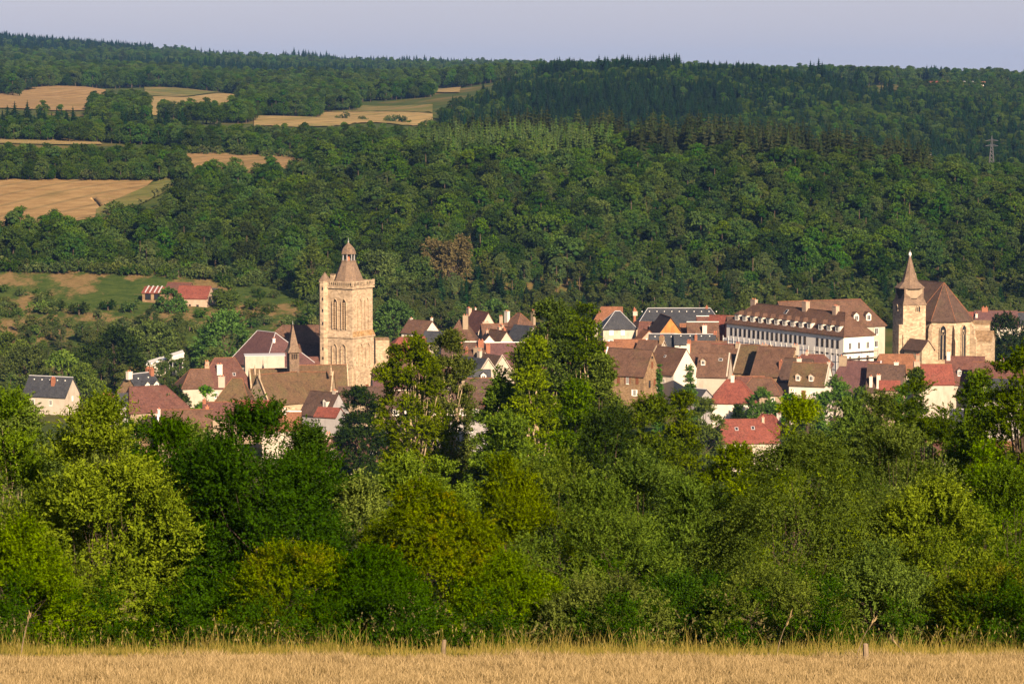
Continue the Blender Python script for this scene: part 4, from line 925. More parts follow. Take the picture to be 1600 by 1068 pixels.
house(HS, 'low wide house with a maroon hipped roof below the tall white chimney', 242, 603, 15.5, 11, 4, 5.4, 22, 'tile_maroon', 'render_tan', D=700, hips=(1.2, 5.0), win=[('F', -3, 1.2, .9, 1.3, ''), ('F', 4, 1.2, .9, 1.3, '')], ridge='tile_maroon')
house(HS, 'small house with a white gable under a red brown roof left of the maroon roof', 166, 622, 7.0, 5.5, 4, 3.0, -55, 'tile_maroon', 'render_white', D=690, ch=[(-2.2, .6, 1.0, .8, .5, 'brick')], win=[('R', 0, 2.0, .7, 1.0, 'closed')])
house(HS, 'narrow red brown roofed house with a brick chimney left of the maroon roof', 186, 619, 6.0, 6.5, 4.5, 3.2, -10, 'tile_brown', 'render_pink', D=705, ch=[(-2.6, 0, 1.4, .9, .7, 'brick')])
house('annex', 'little slate roofed annex against the maroon roofed house', 192, 614, 3.4, 4.0, 3.5, 2.4, 35, 'slate', 'render_grey', D=696, ridge=None)
house(HS, 'long low house with a dull brown roof and a white end wall', 289, 640, 12.5, 6.5, 3.5, 3.6, 6, 'tile_brown', 'render_tan', D=655, ch=[(5.2, .3, .7, .7, .5, 'pot'), (-6.0, -1, .6, .6, .2, 'render_white')], cop=[-6.25])
house(HS, 'tiny stone outbuilding left of the long low house', 238, 650, 4, 4, 2.6, 1.6, -30, 'tile_dark', 'stone_rough', D=660, ch=[(1.2, .2, .5, .5, .6, 'render_white')])
house(HS, 'large house with a hipped maroon roof, one white dormer and ivy on its wall', 347, 559, 15, 11.5, 6, 7.2, 14, 'tile_maroon', 'render_cream', D=770, hips=(5.4, 4), ch=[(-1.2, -3.0, 1.5, 1.3, -1.6, 'render_white')], dorm=[('F', -4.6, .16, 1.5, 1.4, 'gable')], win=[('F', -5.5, 2.8, .9, 1.5, ''), ('F', -2.5, 2.8, .9, 1.5, ''), ('F', 1, 2.8, .9, 1.5, '')], sky=[(2.8, .4, .8, 1.0)])
house(HS, 'low brown hipped roof house left of the hipped maroon one with two chimneys', 303, 577, 8.6, 8, 4.5, 4.2, 22, 'tile_brown', 'render_cream', D=758, hips=(3.2, 0), ch=[(3.6, .5, 1.1, .9, .7, 'render_tan'), (4.4, 2.8, 1.1, .9, 1.6, 'render_tan')])
house(HS, 'small mossy hipped roof house with a white wall in front of the hipped maroon one', 366, 591, 8.0, 7.5, 4.2, 5.0, -4, 'tile_moss', 'render_white', D=712, hips=(3.4, 2), ch=[(-3.0, -1.2, 1.6, 1.0, .5, 'render_cream')], win=[('F', 0, 1.6, .8, 1.0, ''), ('F', -3, 1.6, .8, 1.0, '')])
house(HS, 'long low house with a rusty red roof below the chapel gable', 402, 626, 12.5, 8, 4, 4.0, 2, 'tile_red', 'render_tan', D=690, hips=(0, 3), ridge='tile_red')
house(HS, 'low pinkish brown roofed house left of the rusty red roof', 345, 628, 8.5, 6, 4, 3.2, 8, 'tile_maroon', 'render_tan', D=680, ch=[(-4, 0, .8, .8, .6, 'brick')])
house(HS, 'house with an orange roof, white ridge and little white chimney before the chapel', 440, 643, 9, 7, 3.5, 3.6, 2, 'tile_orange', 'render_cream', D=665, ch=[(.8, -.3, .6, .6, .9, 'render_white')], ridge='white_paint')
# wedge shaped white building
def wedge():
    D = 850; p = P(256, 600, D); s = D / F; root = empty('modern_building', (p.x, D, p.z), math.radians(10), label='white wedge shaped modern building with a big dark window', cat='building')
    pts = [(-27, 600), (-27, 571), (32, 553), (32, 600)]; V = []
    z = lambda r: (600 - r) * s
    for y in (0, 9): V += [(a * s, y, z(r)) for a, r in pts]
    V = [(x, y, zz - (5 if zz == 0 else 0)) for x, y, zz in V]
    mb = MB(); mb.add(V, [(0, 3, 2, 1), (4, 5, 6, 7), (1, 2, 6, 5), (2, 3, 7, 6), (0, 1, 5, 4)], 'render_white'); mb.build('wall', root)
    mb = MB(); mb.add([(-27.6 * s, -.3, z(570.5)), (32.6 * s, -.3, z(552.5)), (32.6 * s, 9.3, z(552.5)), (-27.6 * s, 9.3, z(570.5)), (-27.6 * s, -.3, z(568.8)), (32.6 * s, -.3, z(550.8)), (32.6 * s, 9.3, z(550.8)), (-27.6 * s, 9.3, z(568.8))],
                      [(0, 3, 2, 1), (4, 5, 6, 7), (0, 1, 5, 4), (1, 2, 6, 5), (2, 3, 7, 6), (3, 0, 4, 7)], 'white_paint'); mb.build('roof', root)
    mb = MB(); x0, x1 = 4 * s, 29.5 * s
    mb.add([(x0, -.05, z(596)), (x1, -.05, z(592)), (x1, -.05, z(560)), (x0, -.05, z(567))], [(0, 1, 2, 3)], 'glass')
    pn = mb.build('glass_front', root)
    mb = MB()
    for k in range(6):
        x = x0 + (x1 - x0) * k / 5; mb.box(x - .08, x + .08, -.16, -.06, z(596), z(567 - 7 * k / 5), 'zinc')
    mb.build('mullion_frame', root)
wedge()
# --- hall and the long roofs left of the tower
house('hall', 'hall with a huge dark purple hip roof left of the bell tower', 424, 519, 18, 17, 7, 8.5, -50, 'tile_purple', 'render_white', D=806, hips=(2, 7), ridge='zinc', ch=[(4, -2, .6, .6, -1.5, 'white_paint')], cat='hall')
house('annex', 'white walled annex below the dark slate hall', 413, 552, 11, 6, 7, .3, 8, 'zinc', 'render_cream', D=788, ridge=None, ev=.1)
house(HS, 'long house with a broad brown roof behind the slate hall', 462, 508, 26, 13, 6, 7.2, -2, 'tile_brown', 'render_cream', D=850, hips=(9, 0), ridge='tile_brown')
house(HS, 'low brown roofed wing left of the tower foot', 486, 538, 12, 8, 4, 4.2, 0, 'tile_brown', 'render_white', D=822, ridge='tile_brown', ch=[(-5, 0, .5, .5, .3, 'render_white')])
house(HS, 'deep maroon roofed wing in front of the low brown one by the tower', 484, 557, 10, 7, 4, 3.6, 0, 'tile_maroon', 'brick', D=806, ridge=None)
# --- church with its nave, chapel and bell tower
house('chapel', 'gabled stone chapel with a pale gable and white side wall before the bell tower', 434, 583, 13, 10, 6.0, 7.2, 40, 'tile_moss', 'stone_church', D=754, cop=[-6.5], copmat='stone_church', ridge='tile_orange', cat='church')
house('church_nave', 'mossy roofed church nave running right from the little bell spire', 488, 581, 11.5, 9.4, 6.2, 7.0, -6, 'tile_moss', 'stone_church', D=760, cop=[5.7], copmat='stone_church', ridge='tile_orange', cat='church', win=[('R', 0, 6.5, 1.0, 1.8, 'dark')])
house('church_nave', 'rear church roof with a pinnacled gable beside the bell spire', 424, 576, 12, 8.4, 7, 5.4, 12, 'tile_moss', 'stone_church', D=768, cop=[-6.0], copmat='stone_church', cat='church')
house('church_aisle', 'sloping church roof that climbs to the foot of the bell tower', 505, 570, 13.5, 10, 7, 7.5, 8, 'tile_moss', 'stone_church', D=782, cop=[6.7], copmat='stone_church', ridge='tile_orange', cat='church')
def spirelet():
    D = 759; p = P(458, 580, D); s = D / F; root = empty('bell_spire', (p.x, D, p.z - 1), math.radians(20), label='small square bell turret with a steep shingled spire on the chapel ridge', cat='spire')
    mb = MB(); a = 1.35; hz = 31 * s + 1; mb.box(-a, a, -a, a, 0, hz, 'shingle'); mb.build('shaft', root)
    mb = MB()
    for q in (-.6, 0.0, .6): mb.box(q - .2, q + .2, -a - .04, -a - .01, hz - 1.9, hz - .5, 'louvre')
    for q in (-.6, 0.0, .6): mb.box(a + .01, a + .04, q - .2, q + .2, hz - 1.9, hz - .5, 'louvre')
    mb.build('louvre_opening', root)
    mb = MB(); r4 = math.pi / 4
    mb.frustum(4, 2.75, 1.75, hz - .1, hz + 1.2, 'shingle', rot=r4); mb.frustum(4, 1.75, .06, hz + 1.2, hz + 7.4, 'shingle', rot=r4); mb.frustum(6, .07, .02, hz + 7.4, hz + 8.4, 'zinc'); mb.build('spire_roof', root)
spirelet()
for px, rt, D in ((405, 579, 747), (398, 573, 766), (517, 573, 756)):
    p = P(px, rt, D); mb = MB(); mb.frustum(4, .35, .28, -2.2, -.9, 'stone_church'); mb.frustum(4, .3, .03, -.9, .6, 'stone_church'); mb.frustum(6, .14, .14, .1, .3, 'stone_church'); 
    mb.build('pinnacle', None, loc=p, label={405: 'stone pinnacle on the pale chapel gable', 398: 'stone pinnacle on the rear church gable left of the chapel', 517: 'stone pinnacle on the gable at the right end of the nave'}[px], cat='pinnacle')

def arch_pts(w, h, n=6, pointed=True):
    """outline of a pointed arch opening, from the lower left corner round"""
    hs = h - w * .85; L_ = [(-w / 2, 0)]
    for i in range(n + 1):
        t = i / n; a = t * math.acos(.0) ; 
        x = -w / 2 + w * (1 - math.cos(t * math.pi / 3)); L_.append((x, hs + w * math.sin(t * math.pi / 3)))
    R_ = [(-x, z) for x, z in L_[::-1]][1:]
    return L_ + R_
def arch_window(root, M, w, h, kind='open', depth=.55, surround='stone_church'):
    """pointed opening: a moulded surround standing out of the wall round a near-flush face, near-black for shade if open"""
    pts = arch_pts(w, h); mb = MB(); n = len(pts); o = [(x * (1 + .34 / w), z * (1 + .14 / h) if z > 0 else z - .0) for x, z in pts]
    V = [(x, -.42, z) for x, z in o] + [(x, -.42, z) for x, z in pts] + [(x, -.05, z) for x, z in o] + [(x, depth, z) for x, z in pts]
    Fs = []
    for i in range(n - 1):
        Fs += [(i, i + 1, n + i + 1, n + i), (2 * n + i, 2 * n + i + 1, i + 1, i), (n + i, n + i + 1, 3 * n + i + 1, 3 * n + i)]
    mb.add(V, Fs, surround, M); fr = mb.build('window_surround', root)
    mb = MB(); back = .18 if kind == 'blind' else .1
    back = 0.02
    mb.add([(x, -back, z) for x, z in pts], [tuple(range(n - 1, -1, -1))][0:1] and [tuple(range(n))], 'stone_church' if kind == 'blind' else ('louvre' if kind == 'open' else 'glass'), M)  # open arches get a near-black panel in place of a shaded depth
    mb.build('opening' if kind == 'open' else ('blind_panel' if kind == 'blind' else 'pane'), fr)
    if kind == 'open':
        mb = MB(); z = .4
        while z < h - w * .9:
            mb.add([(-w / 2 + .05, -.19, z), (w / 2 - .05, -.19, z), (w / 2 - .05, -.04, z + .28), (-w / 2 + .05, -.04, z + .28), (-w / 2 + .05, -.19, z - .06), (w / 2 - .05, -.19, z - .06)], [(0, 1, 2, 3), (4, 5, 1, 0)], 'stone_rough', M); z += .62
        mb.box(-.09, .09, -.2, -.03, 0, h - w * .6, 'stone_church', M); mb.build('louvre', fr)
    if kind == 'glazed':
        mb = MB(); mb.box(-.1, .1, -.17, -.03, 0, h * .72, 'stone_church', M)
        for q in (-1, 1): mb.tube([Vector(M @ Vector((q * .02, -.1, h * .7))), Vector(M @ Vector((q * w * .22, -.1, h * .8))), Vector(M @ Vector((q * w * .3, -.1, h * .72)))], [.07] * 3, 'stone_church', 4)
        mb.frustum(10, w * .2, w * .2, -.16, -.04, 'stone_church', 0, 0, 0, M @ Matrix.Translation((0, 0, h * .84)) @ Matrix.Rotation(math.pi / 2, 4, 'X') @ Matrix.Translation((0, 0, .2)))
        mb.build('tracery', fr)
def bell_tower():
    D = 806; cx = 545.5; zc = lambda row: P(cx, row, D).z
    zb = zc(608); p = P(cx, 608, D); ang = math.radians(-33)   # left face looks to the left front
    root = empty('bell_tower', (p.x, D, zb), ang, label='tall square stone bell tower with lancet openings, balustrade and lantern spire', cat='tower')
    # local: face 'F' (-y) looks front left after turning -38; face 'R' (+x) looks front right
    z = lambda row: zc(row) - zb
    a = 5.05                                               # half side of the shaft
    mb = MB(); m = 'stone_church'
    mb.box(-a - .35, a + .35, -a - .35, a + .35, -9, z(575), m); mb.box(-a - .12, a + .12, -a - .12, a + .12, z(575), z(525.5), m); mb.box(-a + .15, a - .15, -a + .15, a - .15, z(525.5), z(447), m); mb.build('shaft', root)
    mb = MB(); mb.box(-a - .4, a + .4, -a - .4, a + .4, z(525.5), z(523), m); mb.build('string_course', root)
    mb = MB()
    for s in (1,):                                          # weathered sloping ledge above the string course
        V = [(-a - .38, -a - .38, z(523)), (a + .38, -a - .38, z(523)), (a + .38, a + .38, z(523)), (-a - .38, a + .38, z(523)), (-a + .1, -a + .1, z(515)), (a - .1, -a + .1, z(515)), (a - .1, a - .1, z(515)), (-a + .1, a - .1, z(515))]
        mb.add(V, [(0, 1, 5, 4), (2, 3, 7, 6), (3, 0, 4, 7)], 'stone_church'); mb.add(V, [(1, 2, 6, 5)], 'stone_lichen')
    mb.build('ledge', root)
    mb = MB(); mb.box(-a - .3, a + .3, -a - .3, a + .3, z(449), z(446.5), m); mb.box(-a - .12, a + .12, -a - .12, a + .12, z(446.5), z(445), m); mb.build('cornice', root)
    # balustrade with round holes
    mb = MB(); z0, z1 = z(445), z(437.5)
    for q in range(4):
        M = Matrix.Rotation(q * math.pi / 2, 4, 'Z')
        mb.box(-a - .2, a + .2, -a - .24, -a + .02, z1 - .28, z1, m, M); mb.box(-a - .2, a + .2, -a - .24, -a + .02, z0, z0 + .14, m, M)
        for i in range(14):
            x = -a + (i + .5) * 2 * a / 14; mb.frustum(6, .13, .13, z0 + .14, z1 - .28, m, x, -a - .11, 0, M)
            
        for sx in (-1, 1): mb.box(sx * (a + .02) - .28, sx * (a + .02) + .28, -a - .34, -a + .12, z0, z1 + .25, m, M)
    mb.build('balustrade', root)
    # corner buttresses of the lower stage
    mb = MB()
    for sx, sy in ((1, -1), (1, 1)):
        mb.box(min(sx * a, sx * (a + 1.7)), max(sx * a, sx * (a + 1.7)), sy * a - .9 if sy < 0 else a - .9, sy * a + .9 if sy < 0 else a + .9, -9, z(578), m)
    mb.box(a - .9, a + .9, -a - 1.7, -a, -9, z(578), m); mb.box(-a + 1.0, -a + 2.4, -a - 1.2, -a, -9, z(572), m)
    for (x0, x1, y0, y1) in ((a - .05, a + 1.6, -a - .8, -a + .8), (a - .8, a + .8, -a - 1.6, -a + .05), (a - .05, a + 1.6, a - .8, a + .8)):
        mb.frustum(4, 1.1, .15, z(578), z(568), m, (x0 + x1) / 2, (y0 + y1) / 2, math.pi / 4)
    mb.build('buttress', root)
    # stair turret on the left corner
    tx, ty = -a - .1, -a + .6; mb = MB()
    mb.frustum(8, 1.75, 1.65, -9, z(438), m, tx, ty, math.pi / 8); mb.frustum(8, 1.85, 1.85, z(526), z(523.5), m, tx, ty, math.pi / 8); mb.frustum(8, 1.85, 1.85, z(440), z(438.2), m, tx, ty, math.pi / 8)
    tu = mb.build('stair_turret', root)
    mb = MB(); mb.frustum(8, 1.95, .06, z(438), z(424.5), 'shingle', tx, ty, math.pi / 8); mb.build('turret_cap', tu)
    mb = MB()
    for r_ in (452, 468, 486, 506, 545, 560):
        mb.box(tx + .25, tx + .6, ty - 1.72, ty - 1.6, z(r_), z(r_) + .8, 'glass')
    mb.build('slit_window', tu)
    hU = z(461) - z(508); hL = z(533) - z(567)
    for face, mats in (('F', 'open'), ('R', 'blind')):
        for u in (-1.75 + (.7 if face == 'F' else 0), 1.75 + (.35 if face == 'F' else 0)):
            arch_window(root, face_frame(2 * a - .3, 2 * a - .3, face, .02) @ Matrix.Translation((u, 0, z(512))), 1.5, hU, mats)
            arch_window(root, face_frame(2 * a + .24, 2 * a + .24, face, .02) @ Matrix.Translation((u, 0, z(569))), 1.6, hL, 'blind' if face == 'R' else 'blind')
    # front left openings get their shade from near-black panels, blind arches from raised surrounds
    mb = MB(); mb.box(a + .36, a + .42, .6, 2.0, z(603), z(599), 'shutter_brown'); mb.build('door', root)
    # octagonal roof, lantern, dome
    mb = MB(); r8 = math.pi / 8
    mb.frustum(8, 4.8, 4.4, z(441), z(437), 'shingle', rot=r8); mb.frustum(8, 4.4, 2.1, z(437), z(407.5), 'shingle', rot=r8); mb.frustum(8, 2.3, 2.3, z(407.5), z(406.6), 'shingle', rot=r8); rf = mb.build('spire_roof', root)
    mb = MB()
    for i in range(8):
        t = r8 + i * math.pi / 4; mb.frustum(6, .17, .17, z(406.6), z(396), 'render_grey', 1.75 * math.cos(t), 1.75 * math.sin(t))
    mb.frustum(8, .45, .35, z(406.6), z(398), 'pot'); mb.build('lantern', rf)
    mb = MB(); zz = [396.5, 395, 392, 388, 384.5, 382, 380, 379]; rr = [2.25, 2.2, 2.05, 1.75, 1.2, .7, .35, .2]
    for i in range(7): mb.frustum(8, rr[i], rr[i + 1], z(zz[i]), z(zz[i + 1]), 'shingle', rot=r8)
    mb.frustum(6, .12, .1, z(379), z(376.5), 'zinc'); mb.frustum(8, .25, .25, z(377.6), z(376.8), 'zinc'); mb.frustum(5, .07, .02, z(376.5), z(371), 'zinc'); mb.build('dome', rf)
    mb = MB(); mb.box(-4.6, -3.2, -2.6, -1.2, z(441), z(429), 'stone_church'); mb.box(-4.7, -3.1, -2.7, -1.1, z(429), z(427.8), 'shingle'); mb.build('dormer_box', rf)
bell_tower()
house('annex', 'roofless stone stub wall standing against the right side of the bell tower', 596, 527, 4, 4.4, 6, .5, 10, 'stone_rough', 'stone_church', D=812, ridge=None, ev=.05, vg=.05)
# --- behind and right of the tower
house(HS, 'house with a bright red hipped roof right of the bell tower', 628, 527, 14, 11, 5.5, 5.6, 22, 'tile_red', 'render_white', D=820, hips=(6, 0), ridge='tile_red', ch=[(3, -2.6, .5, .5, -1.6, 'render_white')], win=[('F', -3, 1.5, .9, 1.4, ''), ('F', 0, 1.5, .9, 1.4, '')])
house(HS, 'white house with brown roof and shutters in front of the wood', 657, 500.5, 9.6, 7.6, 5.4, 3.5, -38, 'tile_brown', 'render_white', D=905, ch=[(-4, .2, .8, .6, .4, 'render_white'), (4.2, .6, .6, .6, .9, 'render_white')], win=[('F', -2.6, 2.9, .9, 1.5, 'shut_brown'), ('F', .3, 3.1, .8, .9, ''), ('F', 2.9, 2.4, .8, 1.9, 'shut_brown'), ('R', .6, 6.0, .6, .6, '')], ridge='tile_brown')
house(HS, 'small house with a blue black slate roof below the white house', 680, 517, 6.5, 6.5, 4, 3.2, -20, 'slate', 'render_cream', D=870, ridge=None)
house(HS, 'brown hipped roof house with a huge chimney left of the tall reddish roof', 722, 500, 9.5, 10, 6, 6.5, -4, 'tile_brown', 'render_pink', D=862, hips=(3.8, 3.8), ch=[(1.2, -1.6, 1.6, 1.2, 1.5, 'render_tan')], ridge='tile_brown')
house(HS, 'tall steep reddish roof with a brick chimney at the top of the old town', 748, 486, 13, 10, 5, 8, -62, 'tile_maroon', 'render_cream', D=884, ch=[(-5.2, -.8, 1.8, 1.1, .5, 'render_pink'), (-4.2, 1.0, .4, .4, .5, 'render_white')], ridge='tile_orange')
house(HS, 'house with a pyramid roof and pale finial at the end of the old town', 811, 489, 7.5, 9, 5.5, 4.8, -50, 'tile_brown', 'render_pink', D=880, hips=(3, 3), ch=[(-3, -2.4, 1.6, 1.0, .4, 'render_white'), (2.6, 3.6, 1.3, .9, .7, 'render_tan')])
house(HS, 'brown roofed house between the tall reddish roof and the pyramid roof', 772, 506, 8, 6.5, 5, 3.8, 12, 'tile_brown', 'render_tan', D=868, ch=[(2.2, .3, 1.1, .8, 2.2, 'render_tan'), (-2.6, .4, 2.0, .7, .5, 'render_pink')])
house(HS, 'steep brown roofed terrace with a cream gable left of the poplar clump', 797, 511, 11, 8, 5, 4.8, -58, 'tile_brown', 'render_cream', D=846, ch=[(-3, -1, 1.1, .8, .4, 'render_tan')])
house(HS, 'slate roofed house with a cream wall touching the poplar clump', 818, 508, 8, 6, 5, 3.8, -48, 'slate', 'render_cream', D=838, ridge=None)
house(HS, 'narrow terrace with orange ridge behind the white pointed gable', 779, 516, 10, 6.5, 5, 4.2, -62, 'tile_brown', 'render_cream', D=832, ch=[(0, .3, 1.0, .8, .9, 'render_pink'), (3, .3, 1.0, .8, .7, 'brick')])
house(HS, 'house with a small white pointed gable in the dense old town', 762, 521, 8, 4.6, 5.5, 2.7, -82, 'tile_brown', 'render_white', D=822, ch=[(-1.4, 0, .9, .7, .8, 'render_pink')], win=[('R', 0, 5.0, .6, .7, 'dark')])
house(HS, 'long brown roof with a white ridge line across the old town', 731, 534, 15, 8, 5, 4.2, 0, 'tile_dark', 'render_cream', D=815, ch=[(3.8, -1.2, 1.6, .8, .5, 'brick'), (-1.8, -1.6, .7, .7, -.4, 'brick')], ridge='white_paint')
house(HS, 'tile roof with pale streaks behind the young poplar', 790, 535, 11.5, 9, 4, 5.8, 6, 'tile_purple', 'render_tan', D=796, ch=[(-5.2, -1.8, 1.2, .9, -.4, 'brick')], ridge='white_paint')
house(HS, 'house with three brick chimney pots and a cream party wall in the old town', 741, 547, 7, 6, 5, 3.2, -30, 'tile_brown', 'render_cream', D=790, ch=[(-2, -.8, .6, .6, .6, 'brick'), (1.6, -.8, 2.2, 1.0, .8, 'render_tan')])
house(HS, 'slate roofed terrace house with a long cream gable edge', 742, 558, 12, 8, 4.5, 4.8, -52, 'slate', 'render_cream', D=772, ridge=None, cop=[6], copmat='render_cream')
house(HS, 'grey roofed terrace house right of the long cream gable edge', 764, 553, 12, 8, 4.5, 5.2, -52, 'tile_dark', 'render_cream', D=780, ridge=None, cop=[6], copmat='render_cream', ch=[(-3, -1, 1.2, .9, .6, 'render_cream')])
house(HS, 'low slate roofed house with one white dormer behind the two tall poplars', 738, 577, 9.5, 7.5, 4.2, 4.4, 6, 'slate', 'render_grey', D=748, dorm=[('F', 2.8, .4, 1.5, 1.5, 'gable')], ridge=None)
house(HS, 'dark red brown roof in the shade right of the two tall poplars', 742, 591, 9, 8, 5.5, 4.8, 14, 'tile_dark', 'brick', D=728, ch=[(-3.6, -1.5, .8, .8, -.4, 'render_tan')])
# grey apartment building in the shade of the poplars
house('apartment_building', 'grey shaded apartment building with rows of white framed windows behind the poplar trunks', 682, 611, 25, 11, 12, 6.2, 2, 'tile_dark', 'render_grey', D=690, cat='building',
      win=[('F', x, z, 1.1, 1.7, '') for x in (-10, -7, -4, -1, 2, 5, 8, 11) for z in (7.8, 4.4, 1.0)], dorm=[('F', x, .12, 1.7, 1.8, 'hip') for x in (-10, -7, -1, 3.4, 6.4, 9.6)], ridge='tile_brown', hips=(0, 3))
def stair_block():
    D = 672; p = P(744, 722, D); s = D / F; root = empty('stair_block', (p.x, D, p.z), math.radians(4), label='plain grey lilac stair block with small dark windows beside the apartment building', cat='building')
    mb = MB(); hz = 62 * s; mb.box(-2.6, 2.6, 0, 5, -6, hz, 'render_grey'); mb.build('wall', root)
    mb = MB(); mb.box(-2.75, 2.75, -.15, 5.15, hz, hz + .25, 'render_grey'); mb.build('roof', root)
    for r_ in (668, 694, 712): add_window(root, 0, 0, 'F', -1.2, (722 - r_) * s - .9, 1.1, .9, '')
    mb = MB(); mb.box(-2.7, 1.2, -1.0, 0, (722 - 704) * s, (722 - 700) * s, 'render_grey'); mb.build('balcony', root)
stair_block()
house(HS, 'long brown roofed house with white dormers half hidden behind the hedge', 569, 681.5, 22.5, 9.5, 4.2, 5.6, -2, 'tile_brown', 'render_cream', D=612, ch=[(-7.8, -.5, 1.0, .9, .6, 'render_pink'), (11, -.2, 1.1, .9, .3, 'render_white')],
      dorm=[('F', -6.6, .22, 1.7, 1.8, 'gable', 'render_cream'), ('F', 2.2, .22, 1.7, 1.8, 'gable', 'render_cream')], sky=[(-2.2, .35, .8, 1.0)], cop=[11.2], win=[('F', -6.6, 1.5, 1.1, 1.9, 'closed'), ('F', -1, 1.8, .9, 1.4, ''), ('F', 5, 1.8, .9, 1.4, '')], ridge='render_cream')
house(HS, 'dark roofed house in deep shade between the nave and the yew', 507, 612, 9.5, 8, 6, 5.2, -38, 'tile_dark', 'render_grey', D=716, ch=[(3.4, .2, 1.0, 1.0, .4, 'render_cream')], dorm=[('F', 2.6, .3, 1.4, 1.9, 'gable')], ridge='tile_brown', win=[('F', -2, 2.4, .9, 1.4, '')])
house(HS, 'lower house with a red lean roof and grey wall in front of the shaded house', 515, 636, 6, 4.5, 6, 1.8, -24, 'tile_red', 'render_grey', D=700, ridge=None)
house(HS, 'dark brown roof right of the shaded house, above the yew', 568, 604, 13, 8, 6, 3.4, 0, 'tile_dark', 'render_tan', D=740, ridge='tile_brown')
# --- centre right
house(HS, 'small orange brown roofed house behind the left side of the slate pyramid roof', 951, 479.5, 9, 8, 4.5, 4.2, -4, 'tile_orange', 'render_cream', D=925, hips=(2, 0))
house(HS, 'cream house with a slate pyramid roof and white shutters', 964, 486, 10.4, 9.6, 6.6, 4.8, 8, 'slate', 'render_cream', D=880, hips=(4.6, 4.2), ridge='zinc', ch=[(5.6, -.8, 1.4, .9, -.2, 'render_cream')],
      win=[('F', -2.6, 4.3, 1.3, 1.9, 'closed'), ('F', 1.0, 4.3, 1.3, 1.9, 'closed'), ('F', -2.6, .8, 1.0, 2.1, 'shut'), ('F', 1.0, .8, 1.0, 2.1, 'shut')])
house(HS, 'house with a tall brick chimney between the slate pyramid and the long slate roof', 996, 503, 6.5, 8, 5, 4.6, -70, 'tile_dark', 'render_tan', D=890, ch=[(-2.6, 0, .8, .8, 4.0, 'brick')])
house('school', 'long cream building with a wide slate hip roof at the back of the town', 1061, 481.5, 27.5, 13, 6, 5.0, 0, 'slate', 'render_pink', D=912, hips=(3.6, 3.6), ridge='zinc', cat='building', hooks=11, win=[('F', x, 3.4, 1.2, 1.4, '') for x in (-10, -7.5, -5, 3.5, 6, 8.5)], ch=[(9, 0, .8, .6, .5, 'brick')])
house(HS, 'house with a tall orange timber clad gable', 1040, 493, 14, 10.6, 3.5, 7.0, -80, 'tile_dark', 'wood_orange', D=862, ridge='tile_orange', vg=.4)
house(HS, 'red roofed house with a small cream dormer left of the timber gable', 1017, 503, 7, 7, 4.5, 3.8, -12, 'tile_maroon', 'render_pink', D=874, dorm=[('F', .6, .3, 1.6, 1.7, 'gable', 'render_pink')], ch=[(3, 0, .7, .7, .5, 'brick')])
house(HS, 'orange tiled lean roof house left of the timber gable foot', 1010, 515, 4.5, 5, 4, 2.4, -70, 'tile_orange', 'render_pink', D=856)
house(HS, 'small brick building between the timber gable and the spotted brown roofs', 1074, 505, 4.5, 5, 6, 2.0, 0, 'tile_orange', 'brick', D=872, ridge=None)
house(HS, 'brown roofed house with a big white chimney right of the timber gable', 1098, 503, 9.5, 9, 4.5, 5.4, 0, 'tile_brown', 'render_tan', D=866, ch=[(.4, -2.8, 1.4, 1.0, -.9, 'render_white')], dorm=[('F', -2.6, .12, 1.3, 1.1, 'gable', 'render_cream')], ridge='white_paint')
house(HS, 'small brown roof with a white ridge behind the big white chimney', 1105, 494, 6.4, 5, 5, 2.6, 0, 'tile_maroon', 'render_tan', D=884, ridge='white_paint')
house(HS, 'house with a bright red pitched roof left of the hospital', 1131, 493, 9.5, 9, 5, 6.4, -30, 'tile_red', 'render_cream', D=874, ridge='tile_red', sky=[(2.6, .4, .9, 1.1)])
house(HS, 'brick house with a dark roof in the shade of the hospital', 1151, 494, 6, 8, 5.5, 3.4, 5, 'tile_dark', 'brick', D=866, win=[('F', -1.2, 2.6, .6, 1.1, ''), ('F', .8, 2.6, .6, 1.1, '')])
house(HS, 'low slate roofed house left of the white strip of wall', 1036, 521.5, 8.2, 7.5, 4.2, 3.9, 0, 'slate', 'render_cream', D=835, hooks=3, ridge='zinc')
house(HS, 'slate roofed house with a white front below its eave in the middle of the roofs', 1071, 522, 6.6, 5.4, 5.2, 2.4, 0, 'slate', 'render_white', D=833, hooks=2, ridge='zinc', ch=[(3.0, -1.6, .8, .8, -.3, 'brick')], win=[('F', -1.8, 3.9, .8, .8, '')])
house(HS, 'slate roofed house with a yellow gable at the right end of the slate row', 1103, 522, 6.0, 5.8, 4.6, 2.8, -14, 'slate', 'stone_rough', D=835, hooks=2, ridge='zinc', ch=[(2.8, .2, 1.0, .8, .5, 'brick')])
house(HS, 'terrace with a pinkish tile roof above the stone house', 985, 530.5, 9.5, 8, 4.5, 4.2, 0, 'tile_orange', 'render_tan', D=820, cop=[4.7], ridge='tile_orange')
house(HS, 'brown roofed house with a round chimney right of the pinkish terrace roof', 1018, 532, 8, 8, 5, 4.6, -28, 'tile_brown', 'render_cream', D=815, ch=[(3.4, -.2, 1.2, 1.2, 1.3, 'stone_rough')], cop=[4.0], copmat='render_cream')
house(HS, 'low tiled roof hidden behind the poplar clump edge', 950, 534, 8, 7, 5, 3.6, 0, 'tile_orange', 'render_tan', D=812)
